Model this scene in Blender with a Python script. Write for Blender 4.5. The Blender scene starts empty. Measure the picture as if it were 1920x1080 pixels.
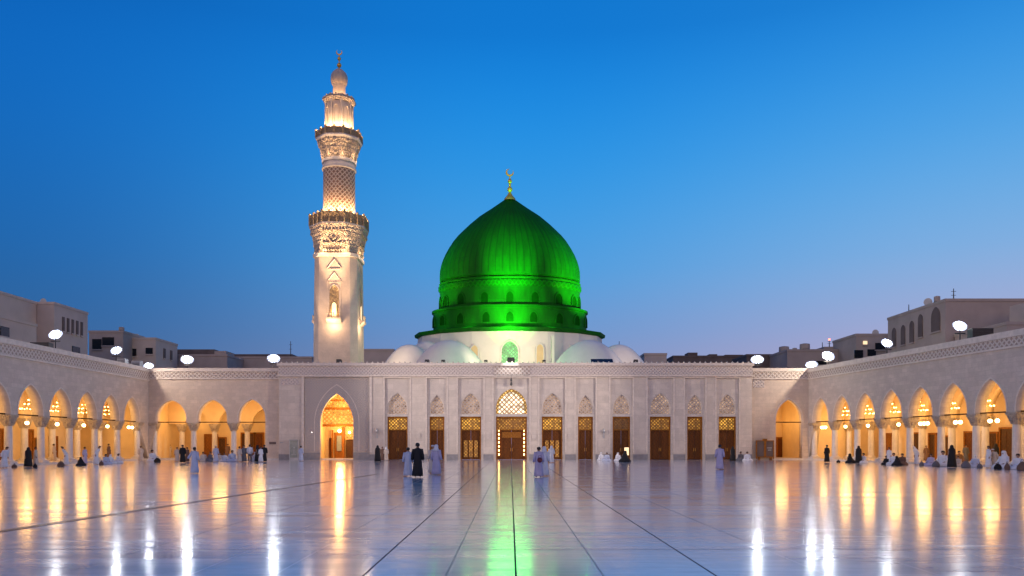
import bpy, bmesh, math, random
from mathutils import Vector, Matrix
random.seed(7)
PI = math.pi
C = bpy.context.scene.collection
SC = bpy.context.scene

# ------------------------------------------------------------------ camera
CAMH, F, HX, HY = 1.9, 1440.0, 957.0, 832.0
cd = bpy.data.cameras.new('camera'); cam = bpy.data.objects.new('camera', cd); C.objects.link(cam)
cam.location = (0, 0, CAMH); cam.rotation_euler = (PI/2, 0, 0)
cd.sensor_width = 36; cd.lens = 36*F/1920
cd.shift_x = (960-HX)/1920; cd.shift_y = (HY-540)/1920
cd.clip_start = .1; cd.clip_end = 6000
SC.camera = cam

def PX(px, Y): return (px-HX)/F*Y                 # photo column -> world x at depth Y
def PZ(py, Y): return CAMH+(HY-py)/F*Y            # photo row    -> world z at depth Y
def GY(py): return CAMH*F/(py-HY)                 # ground row   -> depth

# ------------------------------------------------------------------ view, world, sun
SC.view_settings.view_transform = 'Standard'; SC.view_settings.look = 'None'
SC.view_settings.exposure = 0; SC.view_settings.gamma = 1
SC.cycles.max_bounces = 8; SC.cycles.diffuse_bounces = 4; SC.cycles.glossy_bounces = 4
SC.cycles.sample_clamp_indirect = 6; SC.cycles.caustics_reflective = False; SC.cycles.caustics_refractive = False
SC.cycles.use_denoising = True

def lin(r, g, b):
    f = lambda c: (c/255/12.92 if c/255 <= .04045 else ((c/255+.055)/1.055)**2.4)
    return (f(r), f(g), f(b), 1)

W = bpy.data.worlds.new('World'); SC.world = W; W.use_nodes = True
nt = W.node_tree; nt.nodes.clear()
N = nt.nodes.new; L = nt.links.new
out = N('ShaderNodeOutputWorld'); addS = N('ShaderNodeAddShader')
bg1 = N('ShaderNodeBackground'); bg2 = N('ShaderNodeBackground')
sky = N('ShaderNodeTexSky'); sky.sky_type = 'NISHITA'; sky.sun_disc = False
SUN_EL, SUN_AZ = math.radians(1.0), math.radians(165)
sky.sun_elevation = SUN_EL; sky.sun_rotation = SUN_AZ
L(sky.outputs[0], bg1.inputs[0]); bg1.inputs[1].default_value = .006
tc = N('ShaderNodeTexCoord'); sep = N('ShaderNodeSeparateXYZ'); L(tc.outputs['Generated'], sep.inputs[0])
def wramp(stops):
    r = N('ShaderNodeValToRGB'); r.color_ramp.interpolation = 'B_SPLINE'
    e = r.color_ramp.elements
    e[0].position, e[0].color = stops[0]; e[1].position, e[1].color = stops[-1]
    for p, c in stops[1:-1]:
        k = e.new(p); k.color = c
    L(sep.outputs['Z'], r.inputs[0]); return r
zs = [0, .08, .14, .22, .34, .47, 1]
left = wramp(list(zip(zs, [lin(76,102,150), lin(52,98,152), lin(38,96,156), lin(22,100,172), lin(6,104,190), lin(0,98,190), lin(0,50,115)])))
mid_ = wramp(list(zip(zs, [lin(150,146,182), lin(134,146,190), lin(108,148,204), lin(78,158,222), lin(34,150,230), lin(0,122,218), lin(0,60,140)])))
rig_ = wramp(list(zip(zs, [lin(196,168,192), lin(182,168,202), lin(160,168,210), lin(126,176,224), lin(72,164,232), lin(14,130,220), lin(0,64,146)])))
back = wramp(list(zip(zs, [lin(228,178,138), lin(218,172,138), lin(200,166,146), lin(168,152,160), lin(110,130,185), lin(50,110,185), lin(0,62,142)])))
def maprange(src, a, b):
    m = N('ShaderNodeMapRange'); m.interpolation_type = 'SMOOTHSTEP'
    m.inputs[1].default_value = a; m.inputs[2].default_value = b; L(src, m.inputs[0]); return m
def wmix(fac, a, b):
    m = N('ShaderNodeMix'); m.data_type = 'RGBA'; L(fac, m.inputs[0]); L(a, m.inputs[6]); L(b, m.inputs[7]); return m.outputs[2]
lm = wmix(maprange(sep.outputs['X'], -.58, .02).outputs[0], left.outputs[0], mid_.outputs[0])
lr = wmix(maprange(sep.outputs['X'], .0, .58).outputs[0], lm, rig_.outputs[0])
allc = wmix(maprange(sep.outputs['Y'], .35, -.5).outputs[0], lr, back.outputs[0])
L(allc, bg2.inputs[0]); bg2.inputs[1].default_value = 1.0
L(bg1.outputs[0], addS.inputs[0]); L(bg2.outputs[0], addS.inputs[1]); L(addS.outputs[0], out.inputs[0])

sd = bpy.data.lights.new('sun', 'SUN'); sd.energy = .55; sd.angle = math.radians(60); sd.color = (1, .8, .7)
so = bpy.data.objects.new('sun', sd); C.objects.link(so)
so.rotation_euler = (math.radians(72), 0, math.radians(-12))     # afterglow low behind the camera

def aim(o, target):
    o.rotation_euler = (Vector(target)-o.location).to_track_quat('-Z', 'Y').to_euler()
def point(name, loc, watts, col, radius=.2, parent=None):
    l = bpy.data.lights.new(name, 'POINT'); l.energy = watts; l.color = col; l.shadow_soft_size = radius
    o = bpy.data.objects.new(name, l); C.objects.link(o); o.location = loc
    if parent: o.parent = parent
    return o
def spot(name, loc, target, watts, col, deg, blend=.5, radius=.3):
    l = bpy.data.lights.new(name, 'SPOT'); l.energy = watts; l.color = col; l.shadow_soft_size = radius
    l.spot_size = math.radians(deg); l.spot_blend = blend
    o = bpy.data.objects.new(name, l); C.objects.link(o); o.location = loc; aim(o, target); return o

# ------------------------------------------------------------------ materials
def newmat(name):
    m = bpy.data.materials.new(name); m.use_nodes = True
    n = m.node_tree.nodes; return m, m.node_tree, n['Principled BSDF']
class NB:
    """tiny node builder"""
    def __init__(s, nt): s.nt = nt
    def n(s, t, **k):
        x = s.nt.nodes.new(t)
        for a, b in k.items(): setattr(x, a, b)
        return x
    def l(s, a, b): s.nt.links.new(a, b)
    def math(s, op, a, b=None, c=None):
        x = s.n('ShaderNodeMath', operation=op)
        for i, v in enumerate((a, b, c)):
            if v is None: continue
            if isinstance(v, (int, float)): x.inputs[i].default_value = v
            else: s.l(v, x.inputs[i])
        return x.outputs[0]
    def mix(s, fac, a, b):
        x = s.n('ShaderNodeMix', data_type='RGBA')
        for i, v in ((0, fac), (6, a), (7, b)):
            if isinstance(v, (int, float, tuple)): x.inputs[i].default_value = v if i == 0 else (tuple(v)+(1,))[:4]
            else: s.l(v, x.inputs[i])
        return x.outputs[2]
    def coords(s):
        t = s.n('ShaderNodeTexCoord'); p = s.n('ShaderNodeSeparateXYZ'); s.l(t.outputs['Object'], p.inputs[0])
        return t.outputs['Object'], p.outputs[0], p.outputs[1], p.outputs[2]
    def noise(s, vec, scale, detail=4, rough=.55):
        x = s.n('ShaderNodeTexNoise'); x.inputs['Scale'].default_value = scale; x.inputs['Detail'].default_value = detail
        x.inputs['Roughness'].default_value = rough; s.l(vec, x.inputs['Vector']); return x.outputs[0]
    def ramp(s, v, a, b):
        x = s.n('ShaderNodeMapRange'); x.inputs[1].default_value = a; x.inputs[2].default_value = b; s.l(v, x.inputs[0]); return x.outputs[0]
    def comb(s, x, y, z):
        c = s.n('ShaderNodeCombineXYZ')
        for i, v in enumerate((x, y, z)):
            if isinstance(v, (int, float)): c.inputs[i].default_value = v
            else: s.l(v, c.inputs[i])
        return c.outputs[0]
    def bump(s, h, strength, dist, bsdf):
        b = s.n('ShaderNodeBump'); b.inputs['Strength'].default_value = strength; b.inputs['Distance'].default_value = dist
        s.l(h, b.inputs['Height']); s.l(b.outputs[0], bsdf.inputs['Normal'])
    def diag(s, u, v, p, w):
        """1 on the bars of a diagonal lattice of pitch p"""
        a = s.math('ABSOLUTE', s.math('SUBTRACT', s.math('FRACT', s.math('DIVIDE', s.math('ADD', u, v), p)), .5))
        b = s.math('ABSOLUTE', s.math('SUBTRACT', s.math('FRACT', s.math('DIVIDE', s.math('SUBTRACT', u, v), p)), .5))
        m = s.math('MINIMUM', a, b)
        return s.ramp(m, w, w*.6)

def plain(name, col, rough=.6, metal=0, var=.12, scale=3.0, bump=0):
    m, t, b = newmat(name); nb = NB(t); o, x, y, z = nb.coords()
    n = nb.noise(o, scale, 5)
    d = tuple(c*(1-var) for c in col); e = tuple(min(1, c*(1+var)) for c in col)
    nb.l(nb.mix(nb.ramp(n, .3, .7), d, e), b.inputs['Base Color'])
    b.inputs['Roughness'].default_value = rough; b.inputs['Metallic'].default_value = metal
    if bump: nb.bump(n, bump, .05, b)
    return m
def stone(name, col, bw=1.6, bh=.75, mottle=.12, joint=.78):
    m, t, b = newmat(name); nb = NB(t); o, x, y, z = nb.coords()
    br = nb.n('ShaderNodeTexBrick'); br.inputs['Scale'].default_value = 1
    br.inputs['Brick Width'].default_value = bw; br.inputs['Row Height'].default_value = bh
    br.inputs['Mortar Size'].default_value = .018; br.inputs['Mortar Smooth'].default_value = .3
    br.inputs['Bias'].default_value = 0
    c1 = tuple(c*(1-mottle) for c in col); c2 = tuple(min(1, c*(1+mottle)) for c in col)
    br.inputs['Color1'].default_value = c1+(1,); br.inputs['Color2'].default_value = c2+(1,)
    br.inputs['Mortar'].default_value = tuple(c*joint for c in col)+(1,)
    nb.l(nb.comb(nb.math('ADD', x, y), z, 0), br.inputs['Vector'])
    n1 = nb.noise(o, 1.1, 6, .65); n2 = nb.noise(o, 7, 4)
    c = nb.mix(nb.ramp(n1, .35, .7), br.outputs['Color'], tuple(k*.8 for k in col))
    c = nb.mix(nb.math('MULTIPLY', nb.ramp(n2, .4, .7), .35), c, tuple(min(1, k*1.12) for k in col))
    nb.l(c, b.inputs['Base Color']); b.inputs['Roughness'].default_value = .65
    nb.bump(n2, .25, .03, b); return m
def lattice_stone(name, col, dark, p=.55, w=.2, strength=.8):
    m, t, b = newmat(name); nb = NB(t); o, x, y, z = nb.coords()
    u = nb.math('ADD', x, y)
    k = nb.diag(u, z, p, w)
    n = nb.noise(o, 9, 3)
    nb.l(nb.mix(k, dark, nb.mix(n, tuple(c*.85 for c in col), col)), b.inputs['Base Color'])
    b.inputs['Roughness'].default_value = .65; nb.bump(k, strength, .08, b); return m
def round_lattice(name, col, dark, r, p=.5, w=.22):
    """diagonal carving wrapped round a shaft of radius r"""
    m, t, b = newmat(name); nb = NB(t); o, x, y, z = nb.coords()
    u = nb.math('MULTIPLY', nb.math('ARCTAN2', x, y), r)
    k = nb.diag(u, z, p, w)
    nb.l(nb.mix(k, dark, col), b.inputs['Base Color']); b.inputs['Roughness'].default_value = .6
    nb.bump(k, 1, .12, b); return m
def carved(name, col, scale=2.2):
    m, t, b = newmat(name); nb = NB(t); o, x, y, z = nb.coords()
    v = nb.n('ShaderNodeTexVoronoi'); v.inputs['Scale'].default_value = scale; nb.l(o, v.inputs['Vector'])
    v2 = nb.n('ShaderNodeTexVoronoi', feature='DISTANCE_TO_EDGE'); v2.inputs['Scale'].default_value = scale*2.1; nb.l(o, v2.inputs['Vector'])
    h = nb.math('ADD', v.outputs['Distance'], nb.ramp(v2.outputs['Distance'], 0, .15))
    nb.l(nb.mix(nb.ramp(h, .2, 1.1), tuple(c*.62 for c in col), col), b.inputs['Base Color'])
    b.inputs['Roughness'].default_value = .65; nb.bump(h, .9, .15, b); return m
def screen(name, bar, glow, strength, p=.3, w=.2):
    """pierced screen: opaque bars over lit glass"""
    m, t, b = newmat(name); nb = NB(t); o, x, y, z = nb.coords()
    k = nb.diag(x, z, p, w); k2 = nb.diag(nb.math('MULTIPLY', x, 1.4142), nb.math('MULTIPLY', z, 0.0), p*1.0, w*.6)
    n = nb.ramp(nb.noise(o, 1.7, 3), .38, .68)
    nb.l(nb.mix(k, (.05, .03, .02), bar), b.inputs['Base Color'])
    b.inputs['Emission Color'].default_value = tuple(glow)+(1,)
    nb.l(nb.math('MULTIPLY', nb.math('MULTIPLY', nb.math('SUBTRACT', 1, k), strength), nb.math('ADD', .25, nb.math('MULTIPLY', n, 1.2))), b.inputs['Emission Strength'])
    b.inputs['Roughness'].default_value = .5; nb.bump(k, .6, .05, b); return m
def emit(name, col, s):
    m, t, b = newmat(name); b.inputs['Base Color'].default_value = tuple(col)+(1,)
    b.inputs['Emission Color'].default_value = tuple(col)+(1,); b.inputs['Emission Strength'].default_value = s; return m
def wood(name, col):
    m, t, b = newmat(name); nb = NB(t); o, x, y, z = nb.coords()
    n = nb.noise(nb.comb(nb.math('MULTIPLY', x, 6), nb.math('MULTIPLY', y, 6), z), 2.5, 5)
    k = nb.diag(x, z, .42, .12)
    c = nb.mix(nb.ramp(n, .3, .7), tuple(c*.6 for c in col), tuple(c*1.3 for c in col))
    nb.l(nb.mix(nb.math('MULTIPLY', k, .35), c, tuple(c*.4 for c in col)), b.inputs['Base Color'])
    b.inputs['Roughness'].default_value = .45; b.inputs['Specular IOR Level'].default_value = .2; nb.bump(nb.math('ADD', n, k), .5, .02, b); return m

STONE = (.61, .53, .455)
M = {}
M['hall'] = stone('hall_limestone', STONE)
M['recess'] = stone('recess_limestone', (.60, .525, .46), 1.2, .6)
M['portal'] = lattice_stone('portal_carved_stone', (.47, .41, .37), (.40, .345, .315), .34, .3, .4)
M['wing'] = stone('arcade_stone', (.62, .505, .41), .9, .42, .11, .8)
M['side'] = stone('side_stone', (.57, .485, .42), .8, .4, .13, .8)
M['trim'] = plain('pale_trim_stone', (.64, .56, .49), .55)
M['frieze'] = lattice_stone('frieze_carving', (.66, .58, .52), (.38, .30, .25), .5, .24)
M['friezeh'] = lattice_stone('hall_frieze_carving', (.64, .56, .515), (.45, .38, .35), .42, .3)
M['plinth'] = plain('grey_plinth_stone', (.24, .23, .24), .45)
M['column'] = plain('white_marble_column', (.62, .58, .56), .3, var=.08)
M['capital'] = carved('carved_capital', (.64, .52, .41), 4)
M['inner'] = plain('cream_plaster', (.72, .54, .31), .75, var=.06, scale=1.2)
M['platform'] = plain('pale_platform_marble', (.65, .6, .55), .25)
M['doorwood'] = wood('carved_brown_wood', (.14, .043, .006))
M['doorwood2'] = wood('carved_golden_wood', (.30, .11, .014))
M['darkwood'] = wood('dark_wood', (.10, .045, .016))
M['brass'] = plain('brass', (.75, .42, .10), .28, 1, .15, 6)
M['gold'] = plain('gilded_copper', (.85, .45, .08), .35, .55, .1, 6)
M['metal'] = plain('dark_grey_metal', (.05, .05, .055), .4, .6)
M['greymetal'] = plain('light_grey_metal', (.42, .42, .43), .45, .4)
M['min'] = stone('minaret_stone', (.66, .53, .42), 1.1, .55, .06, .92)
M['mincarve'] = carved('minaret_carving', (.68, .52, .38), 1.5)
M['minlat'] = round_lattice('minaret_lattice', (.7, .52, .38), (.27, .15, .09), 2.05, .62, .2)
M['minrail'] = carved('minaret_rail', (.62, .42, .22), 3)
M['mintop'] = plain('minaret_top_stone', (.56, .42, .31), .5)
M['drum'] = plain('white_plaster', (.74, .70, .66), .7, var=.05, scale=.8, bump=.15)
M['beige'] = plain('beige_render', (.52, .42, .365), .85, var=.08, scale=.5)
M['beige2'] = plain('tan_render', (.43, .345, .30), .85, var=.1, scale=.5)
M['brown'] = plain('brown_block', (.14, .105, .095), .9, var=.2, scale=.7)
M['glassdark'] = plain('dark_window_glass', (.012, .012, .015), .12)
M['bulb'] = emit('warm_bulb', (1, .66, .26), 16)
M['spark'] = emit('warm_spark', (1, .6, .2), 12)
M['flood'] = emit('flood_glass', (.93, .96, 1), 85); M['flood_mid'] = emit('flood_reflector_glow', (.88, .93, 1), .9); M['flood_rim'] = emit('flood_rim_glow', (.66, .76, 1), .3)  # mid and rim materials emit, a stand-in for soft glow round the lamp
M['redlamp'] = emit('red_lamp', (1, .12, .06), 8)
M['whitelamp'] = emit('white_lamp', (1, .93, .85), 6)
M['cozy'] = emit('lit_window', (1, .72, .4), 1.1)
M['tymp'] = screen('tympanum_screen', (.54, .43, .36), (1, .66, .42), .6, .46, .27)
M['tymplit'] = screen('central_tympanum_screen', (.55, .30, .12), (1, .86, .62), 2.2, .56, .2)
M['tympgold'] = screen('gold_rim_screen', (.4, .2, .04), (1, .6, .15), 1.2, .46, .26)
M['fan_a'] = screen('fanlight_bright', (.3, .12, .02), (1, .50, .06), 1.2, .4, .24)
M['fan_b'] = screen('fanlight_medium', (.3, .12, .02), (1, .46, .05), .65, .4, .26)
M['fan_c'] = screen('fanlight_dim', (.22, .09, .02), (1, .42, .05), .16, .4, .26)
M['portscreen'] = screen('portal_screen', (.5, .26, .07), (1, .55, .12), 1.1, .52, .25)
M['greenscreen'] = screen('green_window_screen', (.16, .42, .2), (.2, 1, .28), 1.0, .5, .26)
M['cabglass'] = plain('grey_green_glass', (.26, .29, .27), .2)

# green roof sheets: standing seams plus thin cross joints
m, t, b = newmat('green_dome_sheet'); nb = NB(t); o, x, y, z = nb.coords()
jn = nb.ramp(nb.math('ABSOLUTE', nb.math('SUBTRACT', nb.math('FRACT', nb.math('DIVIDE', z, 1.55)), .5)), .03, .015)
n = nb.noise(nb.comb(nb.math('MULTIPLY', nb.math('ARCTAN2', x, y), 7), 0, nb.math('MULTIPLY', z, .22)), 1.6, 6, .65)
c = nb.mix(nb.ramp(n, .32, .7), (.005, .085, .004), (.004, .145, .003))
ang = nb.math('DIVIDE', nb.math('ARCTAN2', x, nb.math('DIVIDE', y, .62)), 2*PI/64)
seam = nb.ramp(nb.math('ABSOLUTE', nb.math('SUBTRACT', nb.math('FRACT', nb.math('ADD', ang, 20.0)), .5)), .38, .47)
seam = nb.math('MULTIPLY', seam, nb.ramp(z, 26.2, 26.4))
c = nb.mix(nb.math('MULTIPLY', jn, .25), c, (.003, .07, .003))
nb.l(nb.mix(nb.math('MULTIPLY', seam, .6), c, (.002, .04, .003)), b.inputs['Base Color'])
b.inputs['Roughness'].default_value = .6; b.inputs['Specular IOR Level'].default_value = .12; nb.bump(jn, .3, -.04, b); M['green'] = m
m, t, b = newmat('green_dome_frieze'); nb = NB(t); o, x, y, z = nb.coords()
k = nb.diag(nb.math('MULTIPLY', nb.math('ARCTAN2', x, y), 10.5), z, .9, .22)
nb.l(nb.mix(k, (.003, .095, .002), (.004, .14, .003)), b.inputs['Base Color']); b.inputs['Roughness'].default_value = .5
b.inputs['Specular IOR Level'].default_value = .12; nb.bump(k, .6, .1, b); M['greenf'] = m
M['greenw'] = plain('green_window_grille', (.002, .05, .002), .9); M['greenw'].node_tree.nodes['Principled BSDF'].inputs['Specular IOR Level'].default_value = .05

# polished marble paving with inlaid joints
m, t, b = newmat('polished_marble'); nb = NB(t); o, x, y, z = nb.coords()
mk = None
def line(u, pos, half, fade=1.0):
    d = nb.math('ABSOLUTE', nb.math('SUBTRACT', u, pos))
    return nb.math('MULTIPLY', nb.ramp(d, half, half*.7), fade)
def mx(a, b_): return b_ if a is None else nb.math('MAXIMUM', a, b_)
for pos, hw, fd in [(-2.12, .019, 1), (-.93, .0125, .75), (.08, .019, 1), (1.34, .0125, .8), (2.96, .019, 1), (4.58, .0135, .8),
                    (6.2, .013, .75), (7.8, .0125, .65), (9.4, .0125, .65), (11., .0125, .6), (-3.42, .0125, .7), (-4.65, .0125, .7), (-6.56, .016, .9), (-8.2, .0125, .65)]:
    mk = mx(mk, line(x, pos, hw, fd))
fr = nb.math('ABSOLUTE', nb.math('SUBTRACT', nb.math('FRACT', nb.math('DIVIDE', nb.math('SUBTRACT', y, 13.8-1.65), 3.3)), .5))
mk = mx(mk, nb.math('MULTIPLY', nb.ramp(fr, .009, .006), .85))
vein = nb.noise(nb.comb(nb.math('MULTIPLY', x, .7), nb.math('MULTIPLY', y, 1.6), 0), .9, 7, .7)
bcol = nb.mix(nb.ramp(vein, .36, .66), (.86, .86, .87), (.66, .66, .69))
br = nb.n('ShaderNodeTexBrick'); br.offset = .0
br.inputs['Scale'].default_value = 1; br.inputs['Brick Width'].default_value = 1.62; br.inputs['Row Height'].default_value = 3.3
br.inputs['Mortar Size'].default_value = 0; br.inputs['Color1'].default_value = (0, 0, 0, 1); br.inputs['Color2'].default_value = (1, 1, 1, 1)
nb.l(nb.comb(x, nb.math('ADD', y, 2.7), 0), br.inputs['Vector'])
bcol = nb.mix(nb.math('MULTIPLY', br.outputs['Fac'], 0), nb.mix(nb.math('MULTIPLY', nb.n('ShaderNodeRGBToBW').outputs[0], 0), bcol, bcol), bcol)
bw = nb.n('ShaderNodeRGBToBW'); nb.l(br.outputs['Color'], bw.inputs[0])
bcol = nb.mix(nb.math('MULTIPLY', bw.outputs[0], .6), bcol, (.68, .68, .73))
nb.l(nb.mix(mk, bcol, (.09, .07, .07)), b.inputs['Base Color'])
band = nb.noise(nb.comb(nb.math('MULTIPLY', x, .12), nb.math('MULTIPLY', y, 1.5), 0), 1.0, 4, .6)
fine = nb.noise(nb.comb(nb.math('MULTIPLY', x, .5), nb.math('MULTIPLY', y, 3.), 0), 2.0, 3, .6)
bnd = nb.ramp(nb.math('ADD', nb.math('MULTIPLY', band, .65), nb.math('MULTIPLY', fine, .35)), .38, .62)
nb.l(nb.math('ADD', .16, nb.math('ADD', nb.math('MULTIPLY', bnd, .08), nb.math('MULTIPLY', mk, .3))), b.inputs['Roughness'])
b.inputs['IOR'].default_value = 1.55
nb.l(nb.math('SUBTRACT', 1, mk), b.inputs['Coat Weight']); b.inputs['Coat IOR'].default_value = 1.5
nb.l(nb.math('MULTIPLY', nb.math('SUBTRACT', 1, mk), .5), b.inputs['Specular IOR Level'])
bp = nb.n('ShaderNodeBump'); bp.inputs['Strength'].default_value = 1; bp.inputs['Distance'].default_value = .0013
nb.l(nb.math('ADD', band, nb.math('MULTIPLY', fine, .25)), bp.inputs['Height']); nb.l(bp.outputs[0], b.inputs['Coat Normal'])
nb.l(nb.math('ADD', .075, nb.math('MULTIPLY', bnd, .12)), b.inputs['Coat Roughness'])
M['marble'] = m
M['ground'] = plain('dusty_ground', (.22, .19, .17), .9, var=.2, scale=.05)
m, t, b = newmat('brown_drain_stone'); nb = NB(t); o, x, y, z = nb.coords()
n = nb.noise(o, 5, 4); k = nb.ramp(nb.math('ABSOLUTE', nb.math('SUBTRACT', nb.math('FRACT', nb.math('MULTIPLY', y, 2.2)), .5)), .12, .06)
nb.l(nb.mix(k, nb.mix(n, (.2, .10, .06), (.32, .19, .11)), (.03, .02, .02)), b.inputs['Base Color'])
b.inputs['Roughness'].default_value = .22; nb.bump(nb.math('ADD', n, k), .6, .02, b); M['drain'] = m

# ------------------------------------------------------------------ mesh helpers
def box(bm, x0, x1, y0, y1, z0, z1, mat=None):
    vs = [bm.verts.new((x, y, z)) for z in (z0, z1) for x, y in ((x0, y0), (x1, y0), (x1, y1), (x0, y1))]
    if mat: 
        for v in vs: v.co = mat @ v.co
    for f in ((3, 2, 1, 0), (4, 5, 6, 7), (0, 1, 5, 4), (1, 2, 6, 5), (2, 3, 7, 6), (3, 0, 4, 7)):
        bm.faces.new([vs[i] for i in f])
def rings(bm, rs, cap0=True, cap1=True):
    """loft through closed rings of equal length"""
    vr = [[bm.verts.new(p) for p in r] for r in rs]; n = len(vr[0])
    for a, b_ in zip(vr, vr[1:]):
        for i in range(n):
            bm.faces.new((a[i], a[(i+1) % n], b_[(i+1) % n], b_[i]))
    if cap0: bm.faces.new(vr[0][::-1])
    if cap1: bm.faces.new(vr[-1])
    return vr
def lathe(bm, prof, n=24, cx=0, cy=0, sy=1, mod=None, cap0=True, cap1=True):
    rs = []
    for r, z in prof:
        rs.append([(cx+math.cos(2*PI*i/n)*r*(mod(i) if mod else 1), cy+math.sin(2*PI*i/n)*r*sy*(mod(i) if mod else 1), z) for i in range(n)])
    return rings(bm, rs, cap0, cap1)
def tube(bm, pts, rad, n=8):
    pts = [Vector(p) for p in pts]; rs = []
    for i, p in enumerate(pts):
        d = (pts[min(i+1, len(pts)-1)]-pts[max(i-1, 0)]).normalized()
        up = Vector((0, 0, 1)) if abs(d.z) < .9 else Vector((0, 1, 0))
        a = d.cross(up).normalized(); b_ = a.cross(d).normalized()
        r = rad[i] if isinstance(rad, (list, tuple)) else rad
        rs.append([p+(a*math.cos(2*PI*k/n)+b_*math.sin(2*PI*k/n))*r for k in range(n)])
    rings(bm, rs)
def ball(bm, c, r, n=10, sz=1):
    m_ = max(4, n//2)
    prof = [(max(.02*r, r*math.sin(PI*i/m_)), c[2]-r*sz*math.cos(PI*i/m_)) for i in range(m_+1)]
    lathe(bm, prof, n, c[0], c[1])
def chsq(half, ch, z, cx=0, cy=0):
    h, k = half, half-ch
    return [(cx+x, cy+y, z) for x, y in ((-k, -h), (k, -h), (h, -k), (h, k), (k, h), (-k, h), (-h, k), (-h, -k))]
OCT = 2-math.sqrt(2)
def finish(name, bm, mat, parent=None, smooth=False):
    bmesh.ops.recalc_face_normals(bm, faces=bm.faces[:])
    me = bpy.data.meshes.new(name); bm.to_mesh(me); bm.free()
    for k in (mat if isinstance(mat, (list, tuple)) else [mat]): me.materials.append(k)
    if smooth:
        me.polygons.foreach_set('use_smooth', [True]*len(me.polygons))
        try: me.set_sharp_from_angle(angle=math.radians(40))
        except Exception: pass
    o = bpy.data.objects.new(name, me); C.objects.link(o)
    if parent: o.parent = parent
    return o
def part(name, mat, parent, fn, smooth=False, label=None):
    bm = bmesh.new(); fn(bm); o = finish(name, bm, mat, parent, smooth)
    if label: o['label'] = label
    return o
def boxpart(name, mat, parent, *dims):
    return part(name, mat, parent, lambda bm: [box(bm, *d) for d in dims])
def plate(outer, holes=(), t=.3, y=0):
    """flat slab in the xz plane, front face at y, with openings; returns a bmesh"""
    cu = bpy.data.curves.new('tmp', 'CURVE'); cu.dimensions = '2D'; cu.fill_mode = 'BOTH'; cu.extrude = t/2
    for pl in [outer]+list(holes):
        s = cu.splines.new('POLY'); s.points.add(len(pl)-1)
        for p, q in zip(s.points, pl): p.co = (q[0], q[1], 0, 1)
        s.use_cyclic_u = True
    ob = bpy.data.objects.new('tmp', cu); C.objects.link(ob)
    bpy.context.view_layer.update()
    me = bpy.data.meshes.new_from_object(ob.evaluated_get(bpy.context.evaluated_depsgraph_get()))
    bm = bmesh.new(); bm.from_mesh(me)
    for v in bm.verts: v.co = (v.co.x, y+t/2+v.co.z, v.co.y)
    bmesh.ops.remove_doubles(bm, verts=bm.verts[:], dist=.0005)
    bpy.data.objects.remove(ob); bpy.data.curves.remove(cu); bpy.data.meshes.remove(me)
    return bm
def rect(x0, x1, z0, z1): return [(x0, z0), (x1, z0), (x1, z1), (x0, z1)]
def arch(cx, w, zs, rise, n=9):
    """pointed arch line from the left springing to the right one"""
    c = max(0, (rise*rise-w*w)/(2*w)); R = w+c; a1 = math.atan2(rise, c) if rise >= w else PI/2
    lp = []
    for i in range(n+1):
        a = a1*i/n
        lp.append((-R*math.cos(a)+c, R*math.sin(a)*(1 if rise >= w else rise/w)))
    lp[-1] = (0, rise)
    return [(cx+x, zs+z) for x, z in lp]+[(cx-x, zs+z) for x, z in lp[-2::-1]]
def archhole(cx, w, z0, zs, rise, n=9): return [(cx-w, z0)]+arch(cx, w, zs, rise, n)+[(cx+w, z0)]

def empty(name, label, cat, loc=(0, 0, 0), rz=0, group=None):
    o = bpy.data.objects.new(name, None); C.objects.link(o); o.location = loc; o.rotation_euler = (0, 0, rz)
    o['label'] = label; o['category'] = cat
    if group: o['group'] = group
    return o
def tag(o, label, cat, group=None):
    o['label'] = label; o['category'] = cat
    if group: o['group'] = group
    return o
def copy_tree(o, parent=None):
    c = o.copy(); C.objects.link(c)
    if parent: c.parent = parent
    for ch in list(o.children): copy_tree(ch, c)
    return c

# ------------------------------------------------------------------ ground
bm = bmesh.new(); g = 4000
bm.faces.new([bm.verts.new(p) for p in ((-g, -g, -.15), (g, -g, -.15), (g, g, -.15), (-g, g, -.15))])
finish('ground', bm, M['ground'])['kind'] = 'structure'
bm = bmesh.new(); box(bm, -60, 60, -25, 100, -.12, 0)
finish('courtyard_floor', bm, M['marble'])['kind'] = 'structure'
bm = bmesh.new()
pa, pb = Vector((-11.45, 12., 0)), Vector((-8.3, 48., 0)); dd = (pb-pa).normalized(); nn = Vector((dd.y, -dd.x, 0))*.13
rings(bm, [[pa-nn+Vector((0, 0, .001)), pa+nn+Vector((0, 0, .001)), pa+nn+Vector((0, 0, .008)), pa-nn+Vector((0, 0, .008))],
           [pb-nn+Vector((0, 0, .001)), pb+nn+Vector((0, 0, .001)), pb+nn+Vector((0, 0, .008)), pb-nn+Vector((0, 0, .008))]])
finish('drain_path', bm, M['drain'])['kind'] = 'structure'

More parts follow.
